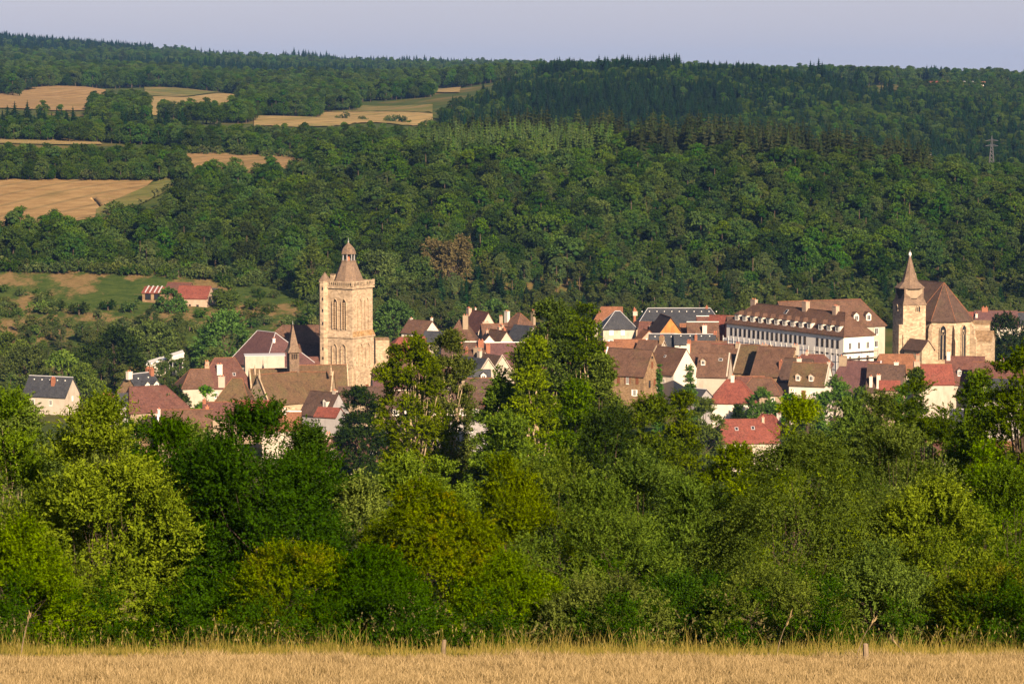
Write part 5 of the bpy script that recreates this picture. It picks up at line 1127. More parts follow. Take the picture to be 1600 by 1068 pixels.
house('stone_house', 'old stone house with a red gable top and small windows', 984, 545, 14.0, 9.4, 7.0, 6.4, -30, 'tile_brown', 'stone_rough', D=780, ridge='tile_dark', cat='house', cop=[-6.9],
      win=[('F', -1, 4.2, .9, 1.9, 'closed_brown'), ('F', 1.8, 4.2, .9, 1.9, 'shut_brown'), ('F', 4.8, 4.2, .9, 1.9, 'closed_brown'), ('R', -1.5, 3.2, 1.1, 1.9, 'dark'), ('R', 1.5, 3.4, 1.1, 1.9, 'closed_brown'), ('R', 0, 8.4, 1.1, 1.8, 'closed_brown'), ('R', 0, 11.2, .9, .5, 'dark'), ('F', 4, 1.0, .9, 1.7, 'shut')])
house(HS, 'house with a brown roof and a large bright white gable', 1049, 543, 11.4, 10, 5.0, 6.4, -47, 'tile_brown', 'render_white', D=782, vg=.15, ridge='tile_brown', cop=[-5.7], copmat='render_tan', sky=[(-.6, .62, .7, .8)], win=[('R', .1, 6.0, .6, 1.2, 'dark'), ('F', 2, 2.0, .8, 1.2, '')])
house(HS, 'brown roof behind and right of the large white gable', 1105, 533.5, 11, 9, 5, 5.2, -3, 'tile_brown', 'render_tan', D=800, ch=[(-5.2, -2.0, 1.1, 1.0, .3, 'brick'), (-5.4, -2.4, .9, .9, -.6, 'render_white')])
house(HS, 'terrace house at the left end of the row roofs with a red ridge', 1148, 538, 13, 10, 5, 6.0, -18, 'tile_brown', 'render_tan', D=785, ridge='tile_red', ch=[(1.0, -.4, 1.2, 1.0, .3, 'render_tan')])
house(HS, 'mossy roofed middle house of the row with pale party walls', 1181, 539, 9.4, 11, 4.6, 6.8, -24, 'tile_moss', 'stone_rough', D=775, cop=[-4.6, 4.6], copmat='render_cream', sky=[(1.4, .3, .6, .6)], ridge='tile_orange', ch=[(-3.4, 3, 1.2, 1, -.6, 'render_tan')])
house(HS, 'brown roofed end house of the row with a yellow stone gable and brick chimney', 1214, 542, 10.4, 11.4, 4.6, 7.0, -27, 'tile_brown', 'stone_rough', D=766, ch=[(2.9, -4.2, .9, .9, -3.4, 'brick'), (5.0, 1.2, 1.5, 1.5, .6, 'render_cream'), (-4.0, .6, 1.8, .8, .4, 'render_pink')], ridge='tile_brown', win=[('R', 1.4, 3.6, .6, .9, 'dark'), ('R', -1.5, 1.6, .6, .9, 'dark')])
house(HS, 'low house with a bent brown roof and small dormer in front of the row', 1117, 552, 8.4, 8, 4, 5.4, -14, 'tile_brown', 'render_cream', D=755, dorm=[('F', -2.8, .45, 1.5, 1.4, 'gable', 'render_tan')], sky=[(1.8, .7, 1.1, .8)], cop=[4.0], copmat='render_cream', ridge='tile_brown')
house(HS, 'white walled house with a hipped red brown roof and white chimney', 1146, 593, 11.5, 10, 4.2, 5.0, -8, 'tile_red', 'render_white', D=712, hips=(4, 4), ch=[(-.2, -.3, .9, .8, 1.0, 'render_white')], ridge='tile_red')
house('shed', 'small brown roofed shed right of the ivy cone', 1172, 588, 7.5, 6, 3, 2.8, 10, 'tile_maroon', 'brick', D=738)
house(HS, 'low brown hipped roof in front of the yellow stone gable', 1190, 590, 10, 8, 3.2, 3.6, -12, 'tile_brown', 'render_tan', D=728, hips=(2.4, 2.4), win=[('F', 3.4, 1.2, .9, 1.0, '')])
house('shed', 'low slate shed with a pale metal roof edge below the garden firs', 1088, 607, 6, 5, 2.8, 1.8, -40, 'slate', 'render_grey', D=700, ridge='zinc')
house(HS, 'cream bungalow with a big red hipped roof and two skylights', 1163, 655, 13.8, 10, 3.6, 4.4, 6, 'tile_red', 'render_cream', D=640, hips=(2.2, 3.4), ch=[(-5.4, .6, .8, .7, .3, 'render_white'), (4.2, -.6, .6, .6, .4, 'render_pink')], ridge='tile_red', sky=[(-2.2, .55, .8, 1.0), (1.6, .58, .8, 1.0)], win=[('F', -4.0, .4, 1.6, 2.0, 'closed_brown'), ('F', .2, .4, 1.4, 2.0, 'closed_brown')])
house(HS, 'right wing of the red roofed bungalow with a pointed hip', 1199, 648, 9, 8, 4.0, 4.2, -28, 'tile_red', 'render_white', D=650, hips=(3, 3), ridge='tile_red', ch=[(2.4, 1.2, .8, .7, .3, 'render_white')])
house(HS, 'left wing of the red roofed bungalow', 1125, 666, 5, 6, 3, 2.4, 20, 'tile_red', 'render_grey', D=645, hips=(1.8, 0), ridge='tile_red')
# --- hospital
house('hospital', 'long pale hospital building with a brown hip roof and a row of white dormers', 1248, 481, 54, 11, 13, 5.6, -57, 'tile_brown', 'render_lilac', D=812, hips=(7, 6), ridge='tile_brown', cat='hospital',
      ch=[(3.5, -.2, 1.8, 1.4, 2.0, 'render_pink'), (17, -.2, 1.6, 1.3, 1.6, 'render_pink'), (-21, 0, 2.2, 1, 1.0, 'render_pink')],
      dorm=[('F', -23 + 3.75 * i, .12, 2.1, 1.8, 'hip') for i in range(10)] + [('F', 15.8 + 3.75 * i, .12, 2.1, 1.8, 'hip') for i in range(3)],
      win=[('F', -24.6 + 2.15 * i, z_, .95, 2.2, 'dark') for i in range(17) for z_ in (9.2, 5.4)] + [('F', 15.4 + 2.25 * i, z_, .95, 2.2, 'dark') for i in range(5) for z_ in (9.2, 5.4)]
      + [('R', x, z, 1.1, 2.0, '') for x in (-3.2, 0, 3.2) for z in (8.8, 5.0, 1.2)], sky=[(-4, .75, 1.2, 1.6)])
def scaffold():
    D = 812; p = P(1248, 481, D); root = empty('scaffolding', (p.x, D, p.z - 18.6), math.radians(-57), label='lilac grey scaffold netting and poles along the lower hospital wall', cat='scaffolding')
    y = -11 / 2 - 1.2
    mb = MB(); mb.box(-27, 12.4, y, y + .05, -2, 8.4, 'netting'); mb.box(14.2, 26, y, y + .05, -2, 7.2, 'netting'); mb.build('netting_sheet', root)
    mb = MB()
    for i in range(22): mb.box(-27 + 2.5 * i - .05, -27 + 2.5 * i + .05, y - .12, y - .03, -2, 9.0, 'white_paint')
    for z_ in (1, 3.2, 5.4, 7.6): mb.box(-27, 26, y - .1, y - .02, z_, z_ + .07, 'steel')
    mb.build('pole_frame', root)
    mb = MB(); x = 27 + 1.2
    for i in range(5): mb.box(x - .04, x + .04, -6 + 3 * i - .04, -6 + 3 * i + .04, -2, 8.5, 'steel')
    for z_ in (2, 4.2, 6.4, 8.2): mb.box(x - .04, x + .04, -6, 6, z_, z_ + .07, 'steel'); mb.box(x - 1.0, x, -6, 6, z_ - .08, z_ - .01, 'post_wood')
    mb.build('end_scaffold', root)
scaffold()
house('hospital_wing', 'rear hospital wing with a long brown roof, cream walls and four dormers', 1292, 469, 33, 13, 9.5, 7.2, 22, 'tile_brown', 'render_cream', D=850, hips=(0, 5), ridge='tile_orange', cat='hospital',
      dorm=[('F', x, .16, 1.8, 1.9, 'gable') for x in (3, 7.2, 11.4)], win=[('F', x, z, 1.2, 2.0, '') for x in (9.0, 13.5) for z in (6.4, 2.6)] + [('F', x, 6.4, 1.2, 2.0, '') for x in (-12, -8, -4, 0, 4)])
# --- second church
def church2():
    ax = math.radians(-54); D0 = 800
    pa = P(1475, 441, D0); zr = pa.z; g = P(1475, 566, D0).z
    root = empty('church', (pa.x, D0, g), ax, label='stone church with a polygonal apse, tall pointed windows and a steep dark brown roof', cat='church')
    hw = P(1475, 498, D0 - 4).z - g; hr = zr - g; R8 = 7.85 / math.cos(math.pi / 8)
    # plan: nave runs to -x, apse closes at +x with three sides of an octagon centred on the origin
    V8 = [(R8 * math.cos(math.radians(t)), R8 * math.sin(math.radians(t))) for t in (-112.5, -67.5, -22.5, 22.5, 67.5, 112.5)]
    V8 = [(-12, -7.85)] + [(-12 if False else V8[0][0], -7.85)] + V8[1:5] + [(V8[5][0], 7.85), (-12, 7.85)]
    V8 = [V8[0]] + [(x, y) for x, y in V8[1:]]
    n = len(V8); mb = MB()
    mb.add([(x, y, -8) for x, y in V8] + [(x, y, hw) for x, y in V8], [(i, (i + 1) % n, n + (i + 1) % n, n + i) for i in range(n)], 'stone_church'); mb.build('wall', root)
    e = 1.07; ze = hw - .35; T = [(x * (e if x > -10 else 1), y * e, ze) for x, y in V8]
    mb = MB(); A, B = (0, 0, hr), (-12, 0, hr)
    mb.add(T + [A, B] + [(x, y, z_ - .3) for x, y, z_ in T], [(0, 1, n, n + 1)] + [(i, i + 1, n) for i in range(1, n - 2)] + [(n - 2, n - 1, n + 1, n)] + [(n - 1, 0, n + 1)] + [(i, n + 2 + i, n + 2 + (i + 1) % n, (i + 1) % n) for i in range(n)], 'tile_dark')
    for i in range(1, 7): mb.tube([T[i], A], [.12, .12], 'tile_orange', 5)
    mb.tube([A, B], [.15, .15], 'tile_dark', 5); rf = mb.build('roof', root)
    mb = MB(); mb.frustum(6, .3, .3, hr - .2, hr + .9, 'stone_church', -11.5); mb.frustum(6, .3, .05, hr + .9, hr + 2.0, 'stone_church', -11.5); mb.build('finial', rf)
    for i in (1, 2, 3, 4, 5, 6):                       # buttresses on the corners
        x, y = V8[i]; t = math.atan2(y, x if i not in (1, 6) else 1e-3); M = Matrix.Translation((x, y, 0)) @ Matrix.Rotation(t, 4, 'Z')
        mb = MB(); mb.add([(-.5, -.5, -8), (1.7, -.5, -8), (1.7, .5, -8), (-.5, .5, -8), (-.5, -.5, hw - .8), (1.1, -.5, hw - 2.6), (1.1, .5, hw - 2.6), (-.5, .5, hw - .8), (1.7, -.5, hw - 6), (1.7, .5, hw - 6), (1.1, -.5, hw - 5), (1.1, .5, hw - 5)],
                          [(0, 1, 8, 10, 5, 4), (2, 3, 7, 6, 11, 9), (1, 2, 9, 8), (8, 9, 11, 10), (10, 11, 6, 5), (5, 6, 7, 4)], 'stone_church', M); mb.build('buttress', root)
    for i in (2, 3, 4, 1):
        (x0, y0), (x1, y1) = V8[i], V8[i + 1] if i < n - 1 else V8[0]
        if i == 1: (x0, y0), (x1, y1) = (-9, -7.85), (V8[1][0], -7.85)
        t = math.atan2(y1 - y0, x1 - x0); M = Matrix.Translation(((x0 + x1) / 2, (y0 + y1) / 2, hw - 11.2)) @ Matrix.Rotation(t, 4, 'Z') @ Matrix.Translation((0, -.03, 0))
        arch_window(root, M, 1.6, 9.6, 'glazed')
    # spire tower beside the nave
    D = 791; p = P(1420, 545, D); zc = lambda r: P(1420, r, D).z
    tw = empty('church_spire', (p.x, D, p.z), math.radians(17), label='square church tower with a shingled belfry and a slender pointed spire', cat='tower'); z = lambda r: zc(r) - p.z
    a = 3.45; mb = MB(); mb.box(-a, a, -a, a, -10, z(474), 'stone_church'); mb.build('shaft', tw)
    mb = MB(); mb.box(-a - .12, -a, -.9, .9, -10, z(490), 'stone_church'); mb.box(-a - 1.4, -a, -a - .3, -a + 1.2, -10, z(505), 'stone_church'); mb.box(-a - .3, -a + 1.0, -a - .8, -a, -10, z(520), 'stone_church'); mb.build('buttress', tw)
    mb = MB(); b = 2.95; V = [(-a - .25, -a - .25, z(475)), (a + .25, -a - .25, z(475)), (a + .25, a + .25, z(475)), (-a - .25, a + .25, z(475)), (-b, -b, z(464)), (b, -b, z(464)), (b, b, z(464)), (-b, b, z(464)), (-b, -b, z(447)), (b, -b, z(447)), (b, b, z(447)), (-b, b, z(447))]
    mb.add(V, [(i, (i + 1) % 4, 4 + (i + 1) % 4, 4 + i) for i in range(4)] + [(4 + i, 4 + (i + 1) % 4, 8 + (i + 1) % 4, 8 + i) for i in range(4)], 'shingle'); bf = mb.build('belfry', tw)
    for face, mt in (('F', 'render_tan'), ('L', 'louvre')):
        M = face_frame(2 * b, 2 * b, face, .04); mb = MB(); q = 2.5
        mb.add([(-q, 0, z(449.5)), (q, 0, z(449.5)), (q, 0, z(457)), (.4, 0, z(466)), (-.4, 0, z(466)), (-q, 0, z(457))], [(5, 4, 3, 2, 1, 0)], mt, M)
        mb.box(-.9, .9, -.12, -.03, z(466), z(464.6), 'louvre', M); mb.build('belfry_opening', bf)
        arch_window(tw, face_frame(2 * a, 2 * a, face, .03) @ Matrix.Translation((1.0 if face == 'F' else 0, 0, z(485))), 1.0, 1.7, 'glazed')
    mb = MB(); r8 = math.pi / 8
    mb.frustum(8, 4.3, 4.3, z(449.6), z(448.8), 'shingle', rot=r8); mb.frustum(8, 4.25, 2.45, z(448.8), z(440), 'shingle', rot=r8); mb.frustum(8, 2.45, 1.75, z(440), z(430), 'shingle', rot=r8); mb.frustum(8, 1.75, .28, z(430), z(401), 'shingle', rot=r8)
    sp = mb.build('spire_roof', tw); mb = MB(); mb.frustum(8, .26, .42, z(401), z(398), 'zinc'); mb.frustum(8, .42, .3, z(398), z(394), 'white_paint'); mb.frustum(6, .08, .02, z(394), z(390), 'zinc'); mb.build('finial', sp)
    p2 = P(1394, 500, 797); mb = MB(); mb.frustum(8, 1.5, 1.5, -18, 4.2, 'stone_church'); mb.build('stair_turret', tw, ).matrix_world = Matrix.Translation(p2)
    mb = MB(); mb.frustum(8, 1.6, 1.0, 4.2, 6.4, 'shingle'); mb.frustum(8, 1.0, .1, 6.4, 9.2, 'stone_lichen'); o = mb.build('turret_cap', tw); o.matrix_world = Matrix.Translation(p2)
church2()
house('side_chapel', 'lean roofed side chapel between the church tower and the apse', 1436, 530, 7, 4.5, 6, 2.4, -54, 'tile_dark', 'stone_church', D=783, cat='church', ridge=None)
house('sacristy', 'stone sacristy behind the right side of the apse', 1522, 500, 9, 6, 8, .8, -12, 'stone_rough', 'stone_church', D=808, cat='church', ridge=None, ev=.1)
house('sacristy', 'low stone annex with a sloping top right of the apse', 1530, 516, 8, 6, 6, 2.6, -20, 'stone_rough', 'stone_church', D=798, cat='church', ridge=None, ev=.1)
# --- right end of the town
house(HS, 'house with two small dormers, pale front and a wooden balcony', 1268, 567, 9.6, 9, 5.4, 5.0, -20, 'tile_moss', 'render_white', D=730, dorm=[('F', -2.6, .14, 1.5, 1.5, 'gable', 'render_pink'), ('F', .9, .14, 1.5, 1.5, 'gable', 'render_pink')], ch=[(-3.4, .4, 1.1, .9, .9, 'render_white'), (4.6, .2, .8, .7, .3, 'render_cream')], cop=[4.8], copmat='render_cream', win=[('F', -.9, 1.4, 1.1, 2.3, 'door'), ('F', 1.8, 2.2, .9, 1.2, 'shut'), ('F', -3.6, 2.6, .8, 1.2, 'closed')])
p = P(1268, 567, 730); mb = MB(); M = Matrix.Rotation(math.radians(-20), 4, 'Z') @ Matrix.Translation((0, -5.2, -10.4 + 1.2))
mb.box(-4.8, 4.2, -.8, .6, 0, .15, 'post_wood', M); mb.box(-4.8, 4.2, -.82, -.74, 1.0, 1.08, 'shutter_brown', M)
for i in range(24): mb.box(-4.8 + .385 * i - .03, -4.8 + .385 * i + .03, -.8, -.76, .15, 1.0, 'shutter_brown', M)
mb.build('balcony', None, loc=p, label='wooden balcony with thin railings on the pale house with two dormers', cat='balcony')
house(HS, 'dark brown roofed house in the shade left of the two dormers', 1248, 560, 8, 9, 5, 5.4, -30, 'tile_dark', 'render_tan', D=745, ridge='tile_brown')
house(HS, 'low red brown roof below the hospital end with a thin chimney', 1270, 554, 10, 7, 4.5, 2.6, -10, 'tile_maroon', 'render_tan', D=758, ch=[(-1.6, 0, .7, .7, .8, 'render_pink')], hips=(2, 2))
house(HS, 'large purple brown roof with one broad chimney below the hospital gable', 1338, 564, 13.5, 12.5, 5, 7.4, -17, 'tile_purple', 'render_cream', D=742, hips=(3.2, 0), ch=[(-3.4, -.6, 1.9, 1.5, 1.2, 'render_tan')], cop=[6.6], copmat='zinc', ridge='tile_maroon', win=[('F', -5, 2.4, .9, 1.4, ''), ('F', 1, 2.4, .9, 1.4, ''), ('F', 4, 2.4, .9, 1.4, '')])
house(HS, 'dark brown roof with pale chimneys right of the purple brown roof', 1385, 568.5, 9.5, 11, 5, 6.4, -12, 'tile_dark', 'render_tan', D=736, ch=[(2.6, .2, 1.2, .9, .4, 'render_white'), (-3.6, -4.6, .8, .7, -3.0, 'render_white'), (-1.6, -4.8, 1.0, .8, -2.6, 'render_white')])
house(HS, 'small red roofed lean annex at the front of the dark brown roof', 1390, 594, 5, 4, 3.4, 1.8, -8, 'tile_red', 'render_tan', D=712, ridge=None)
house(HS, 'long orange brown roof directly below the church tower', 1399, 553.5, 12.6, 8, 4.5, 4.6, -2, 'tile_orange', 'render_cream', D=768, hips=(2, 1.5), ch=[(6, -1, 1.0, .8, -.2, 'render_tan')])
house(HS, 'house with a maroon roof, white dormer and tall chimney below the apse', 1508, 557, 10, 10, 5, 6.4, -6, 'tile_maroon', 'render_cream', D=744, ch=[(-4.4, -.4, 1.0, .9, 1.2, 'render_white')], dorm=[('F', -1.6, .25, 1.2, 1.6, 'gable', 'render_grey')], ridge='tile_maroon')
house(HS, 'low red roof left of the maroon roof below the apse', 1458, 569, 9.5, 8, 4.5, 4.4, 4, 'tile_red', 'render_cream', D=738, ch=[(-4.6, -1, 1.6, 1, .8, 'render_pink')])
house(HS, 'brown tiled house seen through the oak right of the maroon roof', 1560, 566, 13, 9, 5, 5, -10, 'tile_maroon', 'render_white', D=735, ch=[(1, 0, 1.0, .8, .6, 'render_white')], win=[('F', -3, 2.0, .9, 1.4, ''), ('F', 2, 2.0, .9, 1.4, '')])
house(HS, 'slate roofed house seen through the oak crown at the right', 1582, 592, 12, 9, 5, 4.6, -26, 'slate', 'render_white', D=705, win=[('F', -3, 2.0, .9, 1.4, ''), ('F', 2, 2.0, .9, 1.4, '')])
house(HS, 'pale house with a metal roof showing between the leaves at the right', 1520, 640, 10, 8, 4.5, 3, -14, 'slate', 'render_white', D=650, ridge='zinc', win=[('F', -3, 2.0, 1.2, 1.4, ''), ('F', 1, 2.0, 1.2, 1.4, '')])
house(HS, 'house with an orange roof behind the dead branch at the right', 1585, 690, 10, 8, 4.5, 3.6, -20, 'tile_orange', 'render_white', D=610, win=[('F', -2, 1.6, 1.0, 1.4, '')])
house(HS, 'white walled house showing in spots through the hedge top at the right', 1476, 690, 9, 8, 4.5, 3.2, -10, 'tile_maroon', 'render_white', D=612)
house(HS, 'cream house with a dull brown roof and brick chimney behind the chestnut', 1556, 485.5, 13.6, 9, 4.5, 4.2, -4, 'tile_purple', 'render_white', D=915, ch=[(-3.6, 0, 2.0, .9, 1.0, 'brick'), (-6.4, -2, .7, .7, -1, 'render_white')], ridge='tile_brown')
house(HS, 'small bright red roof peeping behind the apse', 1527, 487.5, 8, 7, 4, 3, 0, 'tile_red', 'render_cream', D=930, ridge='tile_red')
house(HS, 'slate roofed house cut by the right edge of the picture', 1600, 488, 9, 8, 4, 3.4, -6, 'slate', 'render_cream', D=925)
# more roofs glimpsed behind the poplars and yews
for i, (px, rw, D, rf, wl, ang, lb) in enumerate([(655, 561, 800, 'tile_brown', 'render_cream', -20, 'brown roofed house mostly hidden by the two tall poplars'), (690, 575, 770, 'tile_maroon', 'render_white', -35, 'maroon roofed house behind the tall poplar trunks'), (610, 577, 780, 'tile_purple', 'render_white', 8, 'white walled house between the bell tower and the poplars'), (850, 560, 800, 'tile_brown', 'render_cream', -30, 'brown roofed house hidden behind the poplar clump'), (905, 540, 830, 'tile_orange', 'render_cream', -10, 'orange roofed house hidden behind the right poplar'), (880, 500, 890, 'tile_brown', 'render_pink', -40, 'pinkish house with tall chimneys behind the poplar tops')]):
    house(HS, lb, px, rw, 10, 8, 4.5, 4.4, ang, rf, wl, D=D, ch=[(2, 0, 1.0, .8, .8, 'render_pink')], win=[('F', -2, 2, .9, 1.4, ''), ('F', 2, 2, .9, 1.4, '')])
# --- ruined farm on the meadow slope
fx, fd = hit(300, 480, d0=850); 
house('farmhouse', 'old farmhouse on the meadow slope with a bright red roof and two tiny windows', 305, 447, 11.5, 8.5, 5.2, 3.6, -12, 'tile_red', 'render_pink', D=fd + 4, ridge='tile_red', cat='farmhouse', win=[('F', -.6, 1.8, .7, 1.0, 'dark'), ('F', 2.2, .8, .9, 1.9, 'dark')], vg=.15)
house('barn', 'stone barn with a faded patchy roof behind the farmhouse', 281, 441.5, 9, 9, 5, 3.6, -18, 'tile_maroon', 'stone_rough', D=fd + 14, cat='barn')
house('shed', 'open fronted ruined shed with rusty striped sheet roofing', 243, 447.5, 7.5, 6, 3.4, 1.8, -16, 'tile_red', 'stone_rough', D=fd + 6, cat='shed', win=[('F', -1.6, .8, 2.2, 2.2, 'dark'), ('F', 1.8, .8, 2.2, 2.2, 'dark')], cop=[-2.5, -.8, .9, 2.5], copmat='zinc', ridge=None)
house('shed', 'little grey roofed hut right of the farmhouse', 333, 450, 3, 3.4, 2.4, 1.2, -10, 'slate', 'render_grey', D=fd + 12, cat='hut', ridge=None)
# --- far away on the skyline
house('farmhouse', 'far farmhouse with a dark red roof and white gable on the right skyline', 1466, 127, 20, 12, 3, 5, -20, 'tile_red', 'render_white', D=2750, ridge='tile_red', cat='farmhouse')
house('farmhouse', 'far pale pink building left of the red roofed farmhouse on the skyline', 1445, 128.5, 16, 10, 4, 2, 0, 'tile_orange', 'render_pink', D=2720, ridge=None, cat='farmhouse')
house('barn', 'far long yellow barn on the right skyline', 1511, 127, 20, 12, 4.5, 1.8, 0, 'zinc', 'wood_orange', D=2760, ridge=None, cat='barn')
house('farmhouse', 'tiny far white house right of the yellow barn', 1534, 127.5, 7, 7, 4, 2, 0, 'tile_orange', 'render_white', D=2770, ridge=None, cat='farmhouse')
def pylon():
    D = 1560; b = P(1549, 268, D); top = P(1549, 212, D); h = top.z - b.z + 4; b.z -= 4
    root = empty('pylon', b, 0, label='lattice power pylon standing before the dark valley wood at the right', cat='pylon'); mb = MB(); w = 1.9
    for sx, sy in ((1, 1), (1, -1), (-1, 1), (-1, -1)): mb.tube([(sx * w, sy * w, 0), (sx * .45, sy * .45, h * .8), (sx * .1, sy * .1, h)], [.16, .13, .08], 'steel', 4)
    N_z = 9
    for i in range(N_z):
        t0, t1 = i / N_z * .8, (i + 1) / N_z * .8; a0, a1 = w + (.45 - w) * t0 / .8, w + (.45 - w) * t1 / .8
        for s in (-1, 1):
            mb.tube([(-s * a0, -a0, h * t0), (s * a1, -a1, h * t1)], [.08, .08], 'steel', 3); mb.tube([(a0, -s * a0, h * t0), (a1, s * a1, h * t1)], [.08, .08], 'steel', 3); mb.tube([(-s * a0, a0, h * t0), (s * a1, a1, h * t1)], [.08, .08], 'steel', 3)
    mb.build('mast', root)
    for z_ in (.76, .88): mb = MB(); mb.tube([(-3.6, 0, h * z_), (0, 0, h * z_ + .9), (3.6, 0, h * z_)], [.08, .14, .08], 'steel', 4); mb.tube([(-3.6, 0, h * z_), (3.6, 0, h * z_)], [.08, .08], 'steel', 4); mb.build('crossarm', root)
pylon()
for px, rb, rt in ((1452, 262, 240), (1440, 258, 246)):
    D = 1545; b = P(px, rb, D); t_ = P(px, rt, D); mb = MB(); mb.tube([(0, 0, -3), (0, 0, t_.z - b.z)], [.22, .16], 'render_grey', 6); mb.box(-1.1, 1.1, -.08, .08, t_.z - b.z - .6, t_.z - b.z - .45, 'render_grey')
    mb.build('utility_pole', None, loc=b, label={1452: 'taller pale utility pole before the dark valley wood', 1440: 'shorter pale utility pole left of the taller one'}[px], cat='pole')
# ------------------------------------------------------------------ grass, stalks, posts
def blades(n, y0, y1, h0, h1, w, lean, ypow=1.0, xw=0.26):
    y = y0 + (y1 - y0) * rng.uniform(0, 1, n) ** ypow; x = rng.uniform(-1, 1, n) * (y * xw + 3)
    # tufts
    x += rng.normal(0, .05, n)
    h = rng.uniform(h0, h1, n) * (0.68 + 0.26 * np.sin(x * 0.9 + 1.5 * np.sin(y)) + 0.2 * np.sin(x * 2.7 + y) + .12 * np.sin(x * 7))
    z = gz(x, y)
    a = rng.uniform(0, 6.283, n); lx = np.cos(a) * lean * h * rng.uniform(0.1, 1, n); ly = np.sin(a) * lean * h * rng.uniform(0.1, 1, n)
    B = np.stack([x, y, z], 1); b = rng.uniform(0, 6.283, n); s = np.stack([np.cos(b), np.sin(b) * 0.4, np.zeros(n)], 1) * (w * 0.5)
    T = B + np.stack([lx, ly, h], 1); Mi = B + np.stack([lx * 0.35, ly * 0.35, h * 0.6], 1)
    V = np.stack([B - s, B + s, Mi + s * .8, Mi - s * .8, T + s * .15, T - s * .15], 1).reshape(-1, 3)
    i = np.arange(n)[:, None] * 6; F1 = np.concatenate([i + [[0, 1, 2, 3]], i + [[3, 2, 4, 5]]], 0)
    return V, F1, np.tile(rng.uniform(0, 1, n), 2)
V, Fq, T = blades(240000, 38, 58, 0.05, 0.24, 0.013, 1.0)
link('grass', fast_mesh('grass', V, Fq, ['straw'], None, T), kind='stuff', label='dry golden mown grass of the foreground field')
V1, F1, T1 = blades(30000, 57, 66.5, 0.05, 0.30, 0.012, 0.8, 0.7)
V2, F2, T2 = blades(6000, 58, 66.5, 0.2, 0.75, 0.010, 0.6)
link('tall_grass', fast_mesh('tall_grass', np.concatenate([V1, V2]), np.concatenate([F1, F2 + len(V1)]), ['straw_green'], None, np.r_[T1, T2]), kind='stuff', label='tall straggling grass along the foot of the hedge')
# seed heads on the taller stalks
n = 1300; y = rng.uniform(58.5, 66, n); x = rng.uniform(-1, 1, n) * (y * 0.26 + 3); h = rng.uniform(0.05, 0.7, n) ** 1.5; C = np.stack([x, y, gz(x, y) + h], 1)
V, Fq = cards(C, unit(np.stack([rng.normal(0, .25, n), rng.normal(0, .25, n), np.ones(n)], 1)), rdir(n), rng.uniform(.06, .13, n), 0.022)
link('seed_heads', fast_mesh('seed_heads', V, Fq, ['straw_green'], None, rng.uniform(.6, 1, n)), kind='stuff', label='dry seed heads among the tall grass')
# low weeds under the bushes
def weeds(name, label, n, mat, y0, y1, h):
    cl = 300; cx = rng.uniform(-20, 20, cl); cx += np.sin(cx * 1.3) * .9; cyy = rng.uniform(y0, y1, cl); r = rng.uniform(.2, .5, cl)
    lc = np.stack([cx, cyy, gz(cx, cyy) + h * rng.uniform(.1, 1, cl) * (.6 + .5 * np.sin(cx * .8 + cyy))], 1)
    V, Fq, t = crown_sprays(lc, r, n // 8, 8, .4, .08, .045, .3, .5, centre=np.array([0, 70, -20]))
    link(name, fast_mesh(name, V, Fq, [mat], None, t), kind='stuff', label=label)
weeds('undergrowth', 'green undergrowth below the hedge bushes', 60000, 'leaf_deep', 63.5, 69, 1.2)
weeds('undergrowth_vegetation', 'dark green undergrowth at the back of the hedge', 60000, 'leaf_deep', 66, 74, 1.8)
weeds('dock_leaves', 'rusty orange dock leaves along the hedge foot', 5000, 'leaf_rust', 64.5, 67, 0.8)
def pole(name, label, px, rb, rt, D, w, cat, lean=0.0):
    b = P(px, rb, D); zt = P(px, rt, D).z; b.z = float(gz(b.x, D)); mb = MB(); h = zt - b.z
    mb.tube([(0, 0, -.3), (0.01, 0, h * .5), (lean, 0, h)], [w, w * 0.97, w * .9], 'post_wood', 8)
    mb.frustum(8, w * .9, w * .5, h, h + w * .4, 'post_wood', lean)
    mb.build(name, None, loc=b, label=label, cat=cat)
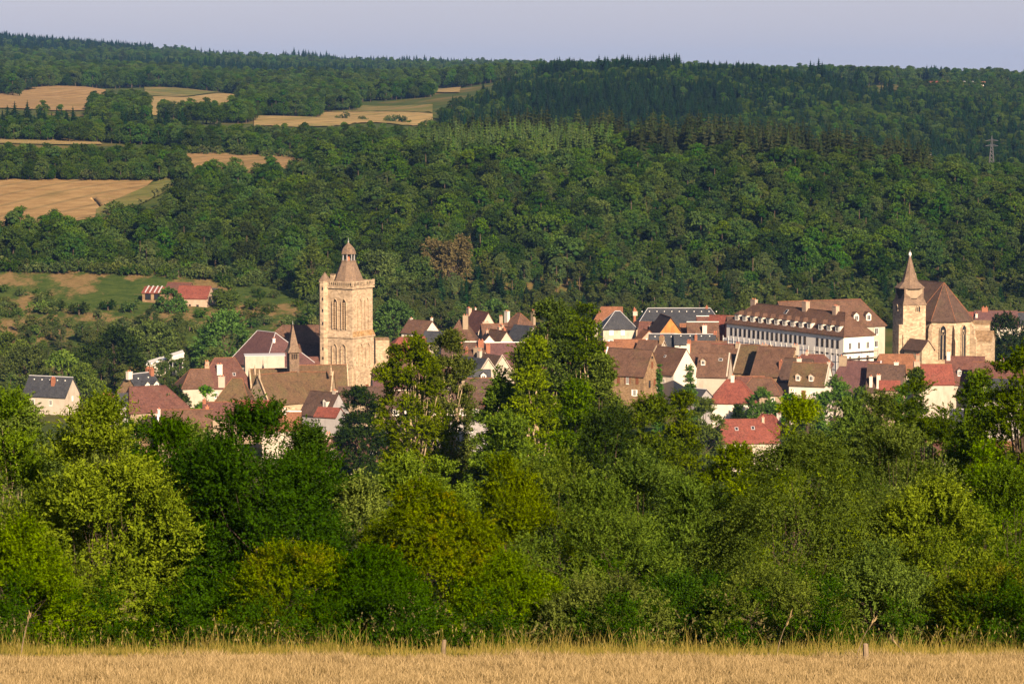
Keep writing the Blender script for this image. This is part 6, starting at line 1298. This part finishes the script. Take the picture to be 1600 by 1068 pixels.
pole('fence_post', 'weathered wooden fence post right of the middle of the field edge', 1352, 1035, 1006, 56.0, 0.06, 'fence post')
pole('fence_post', 'short wooden fence post below the golden tipped hornbeam', 692, 1024, 1000, 59, 0.05, 'fence post', .03)
def stalk(label, px, rb, rt, D, lean, w=0.018):
    b = P(px, rb, D); b.z = float(gz(b.x, D)); h = P(px, rt, D).z - b.z; mb = MB()
    s = np.linspace(0, 1, 6); mb.tube(np.stack([lean * s ** 1.5, s * 0.1, h * s], 1), np.linspace(w * .5, w * .2, 6), 'post_wood', 4)
    root = empty('dry_stalk', b, 0, label=label, cat='stalk', group='long dry stalks at the field edge'); mb.build('stem', root)
    V, Fq = cards(np.stack([lean * (s * .25 + .75) ** 1.5, s * .1, h * (s * .25 + .72)], 1), unit(np.stack([rng.normal(lean, .3, 6), rng.normal(0, .2, 6), np.ones(6)], 1)), rdir(6), .16, .03)
    link('seed_head', fast_mesh('seed_head', V, Fq, ['straw'], None, np.full(6, .7)), root)
stalk('long dry grass stalk leaning right at the left end of the field edge', 33, 1022, 958, 60, 0.2, .03)
stalk('long leaning dry stalk right behind the weathered fence post', 1338, 1046, 965, 57, 0.38, .02)
stalk('dry stalk leaning over the field edge below the sweeping hawthorn', 1214, 1028, 960, 60, 0.3, .018)
stalk('thin dry stalk leaning left near the right end of the field', 1420, 1040, 1000, 57, -0.35, .016)
# ------------------------------------------------------------------ the evening air between here and the far hills
m = bpy.data.materials.new('haze'); m.use_nodes = True; t = m.node_tree; t.nodes.clear(); MATS['haze'] = m
out = t.nodes.new('ShaderNodeOutputMaterial'); pv = t.nodes.new('ShaderNodeVolumePrincipled')
pv.inputs['Color'].default_value = (0.22, 0.46, 1.0, 1); pv.inputs['Density'].default_value = 0.000034; pv.inputs['Anisotropy'].default_value = 0.0
t.links.new(pv.outputs[0], out.inputs['Volume'])
mb = MB(); mb.box(-7000, 7000, -140, 12600, float(ZG.min()) - 1.5, float(ZG.max()) + 45, 'haze')
mb.build('haze', None, kind='stuff', label='thin bluish evening haze over the valley')
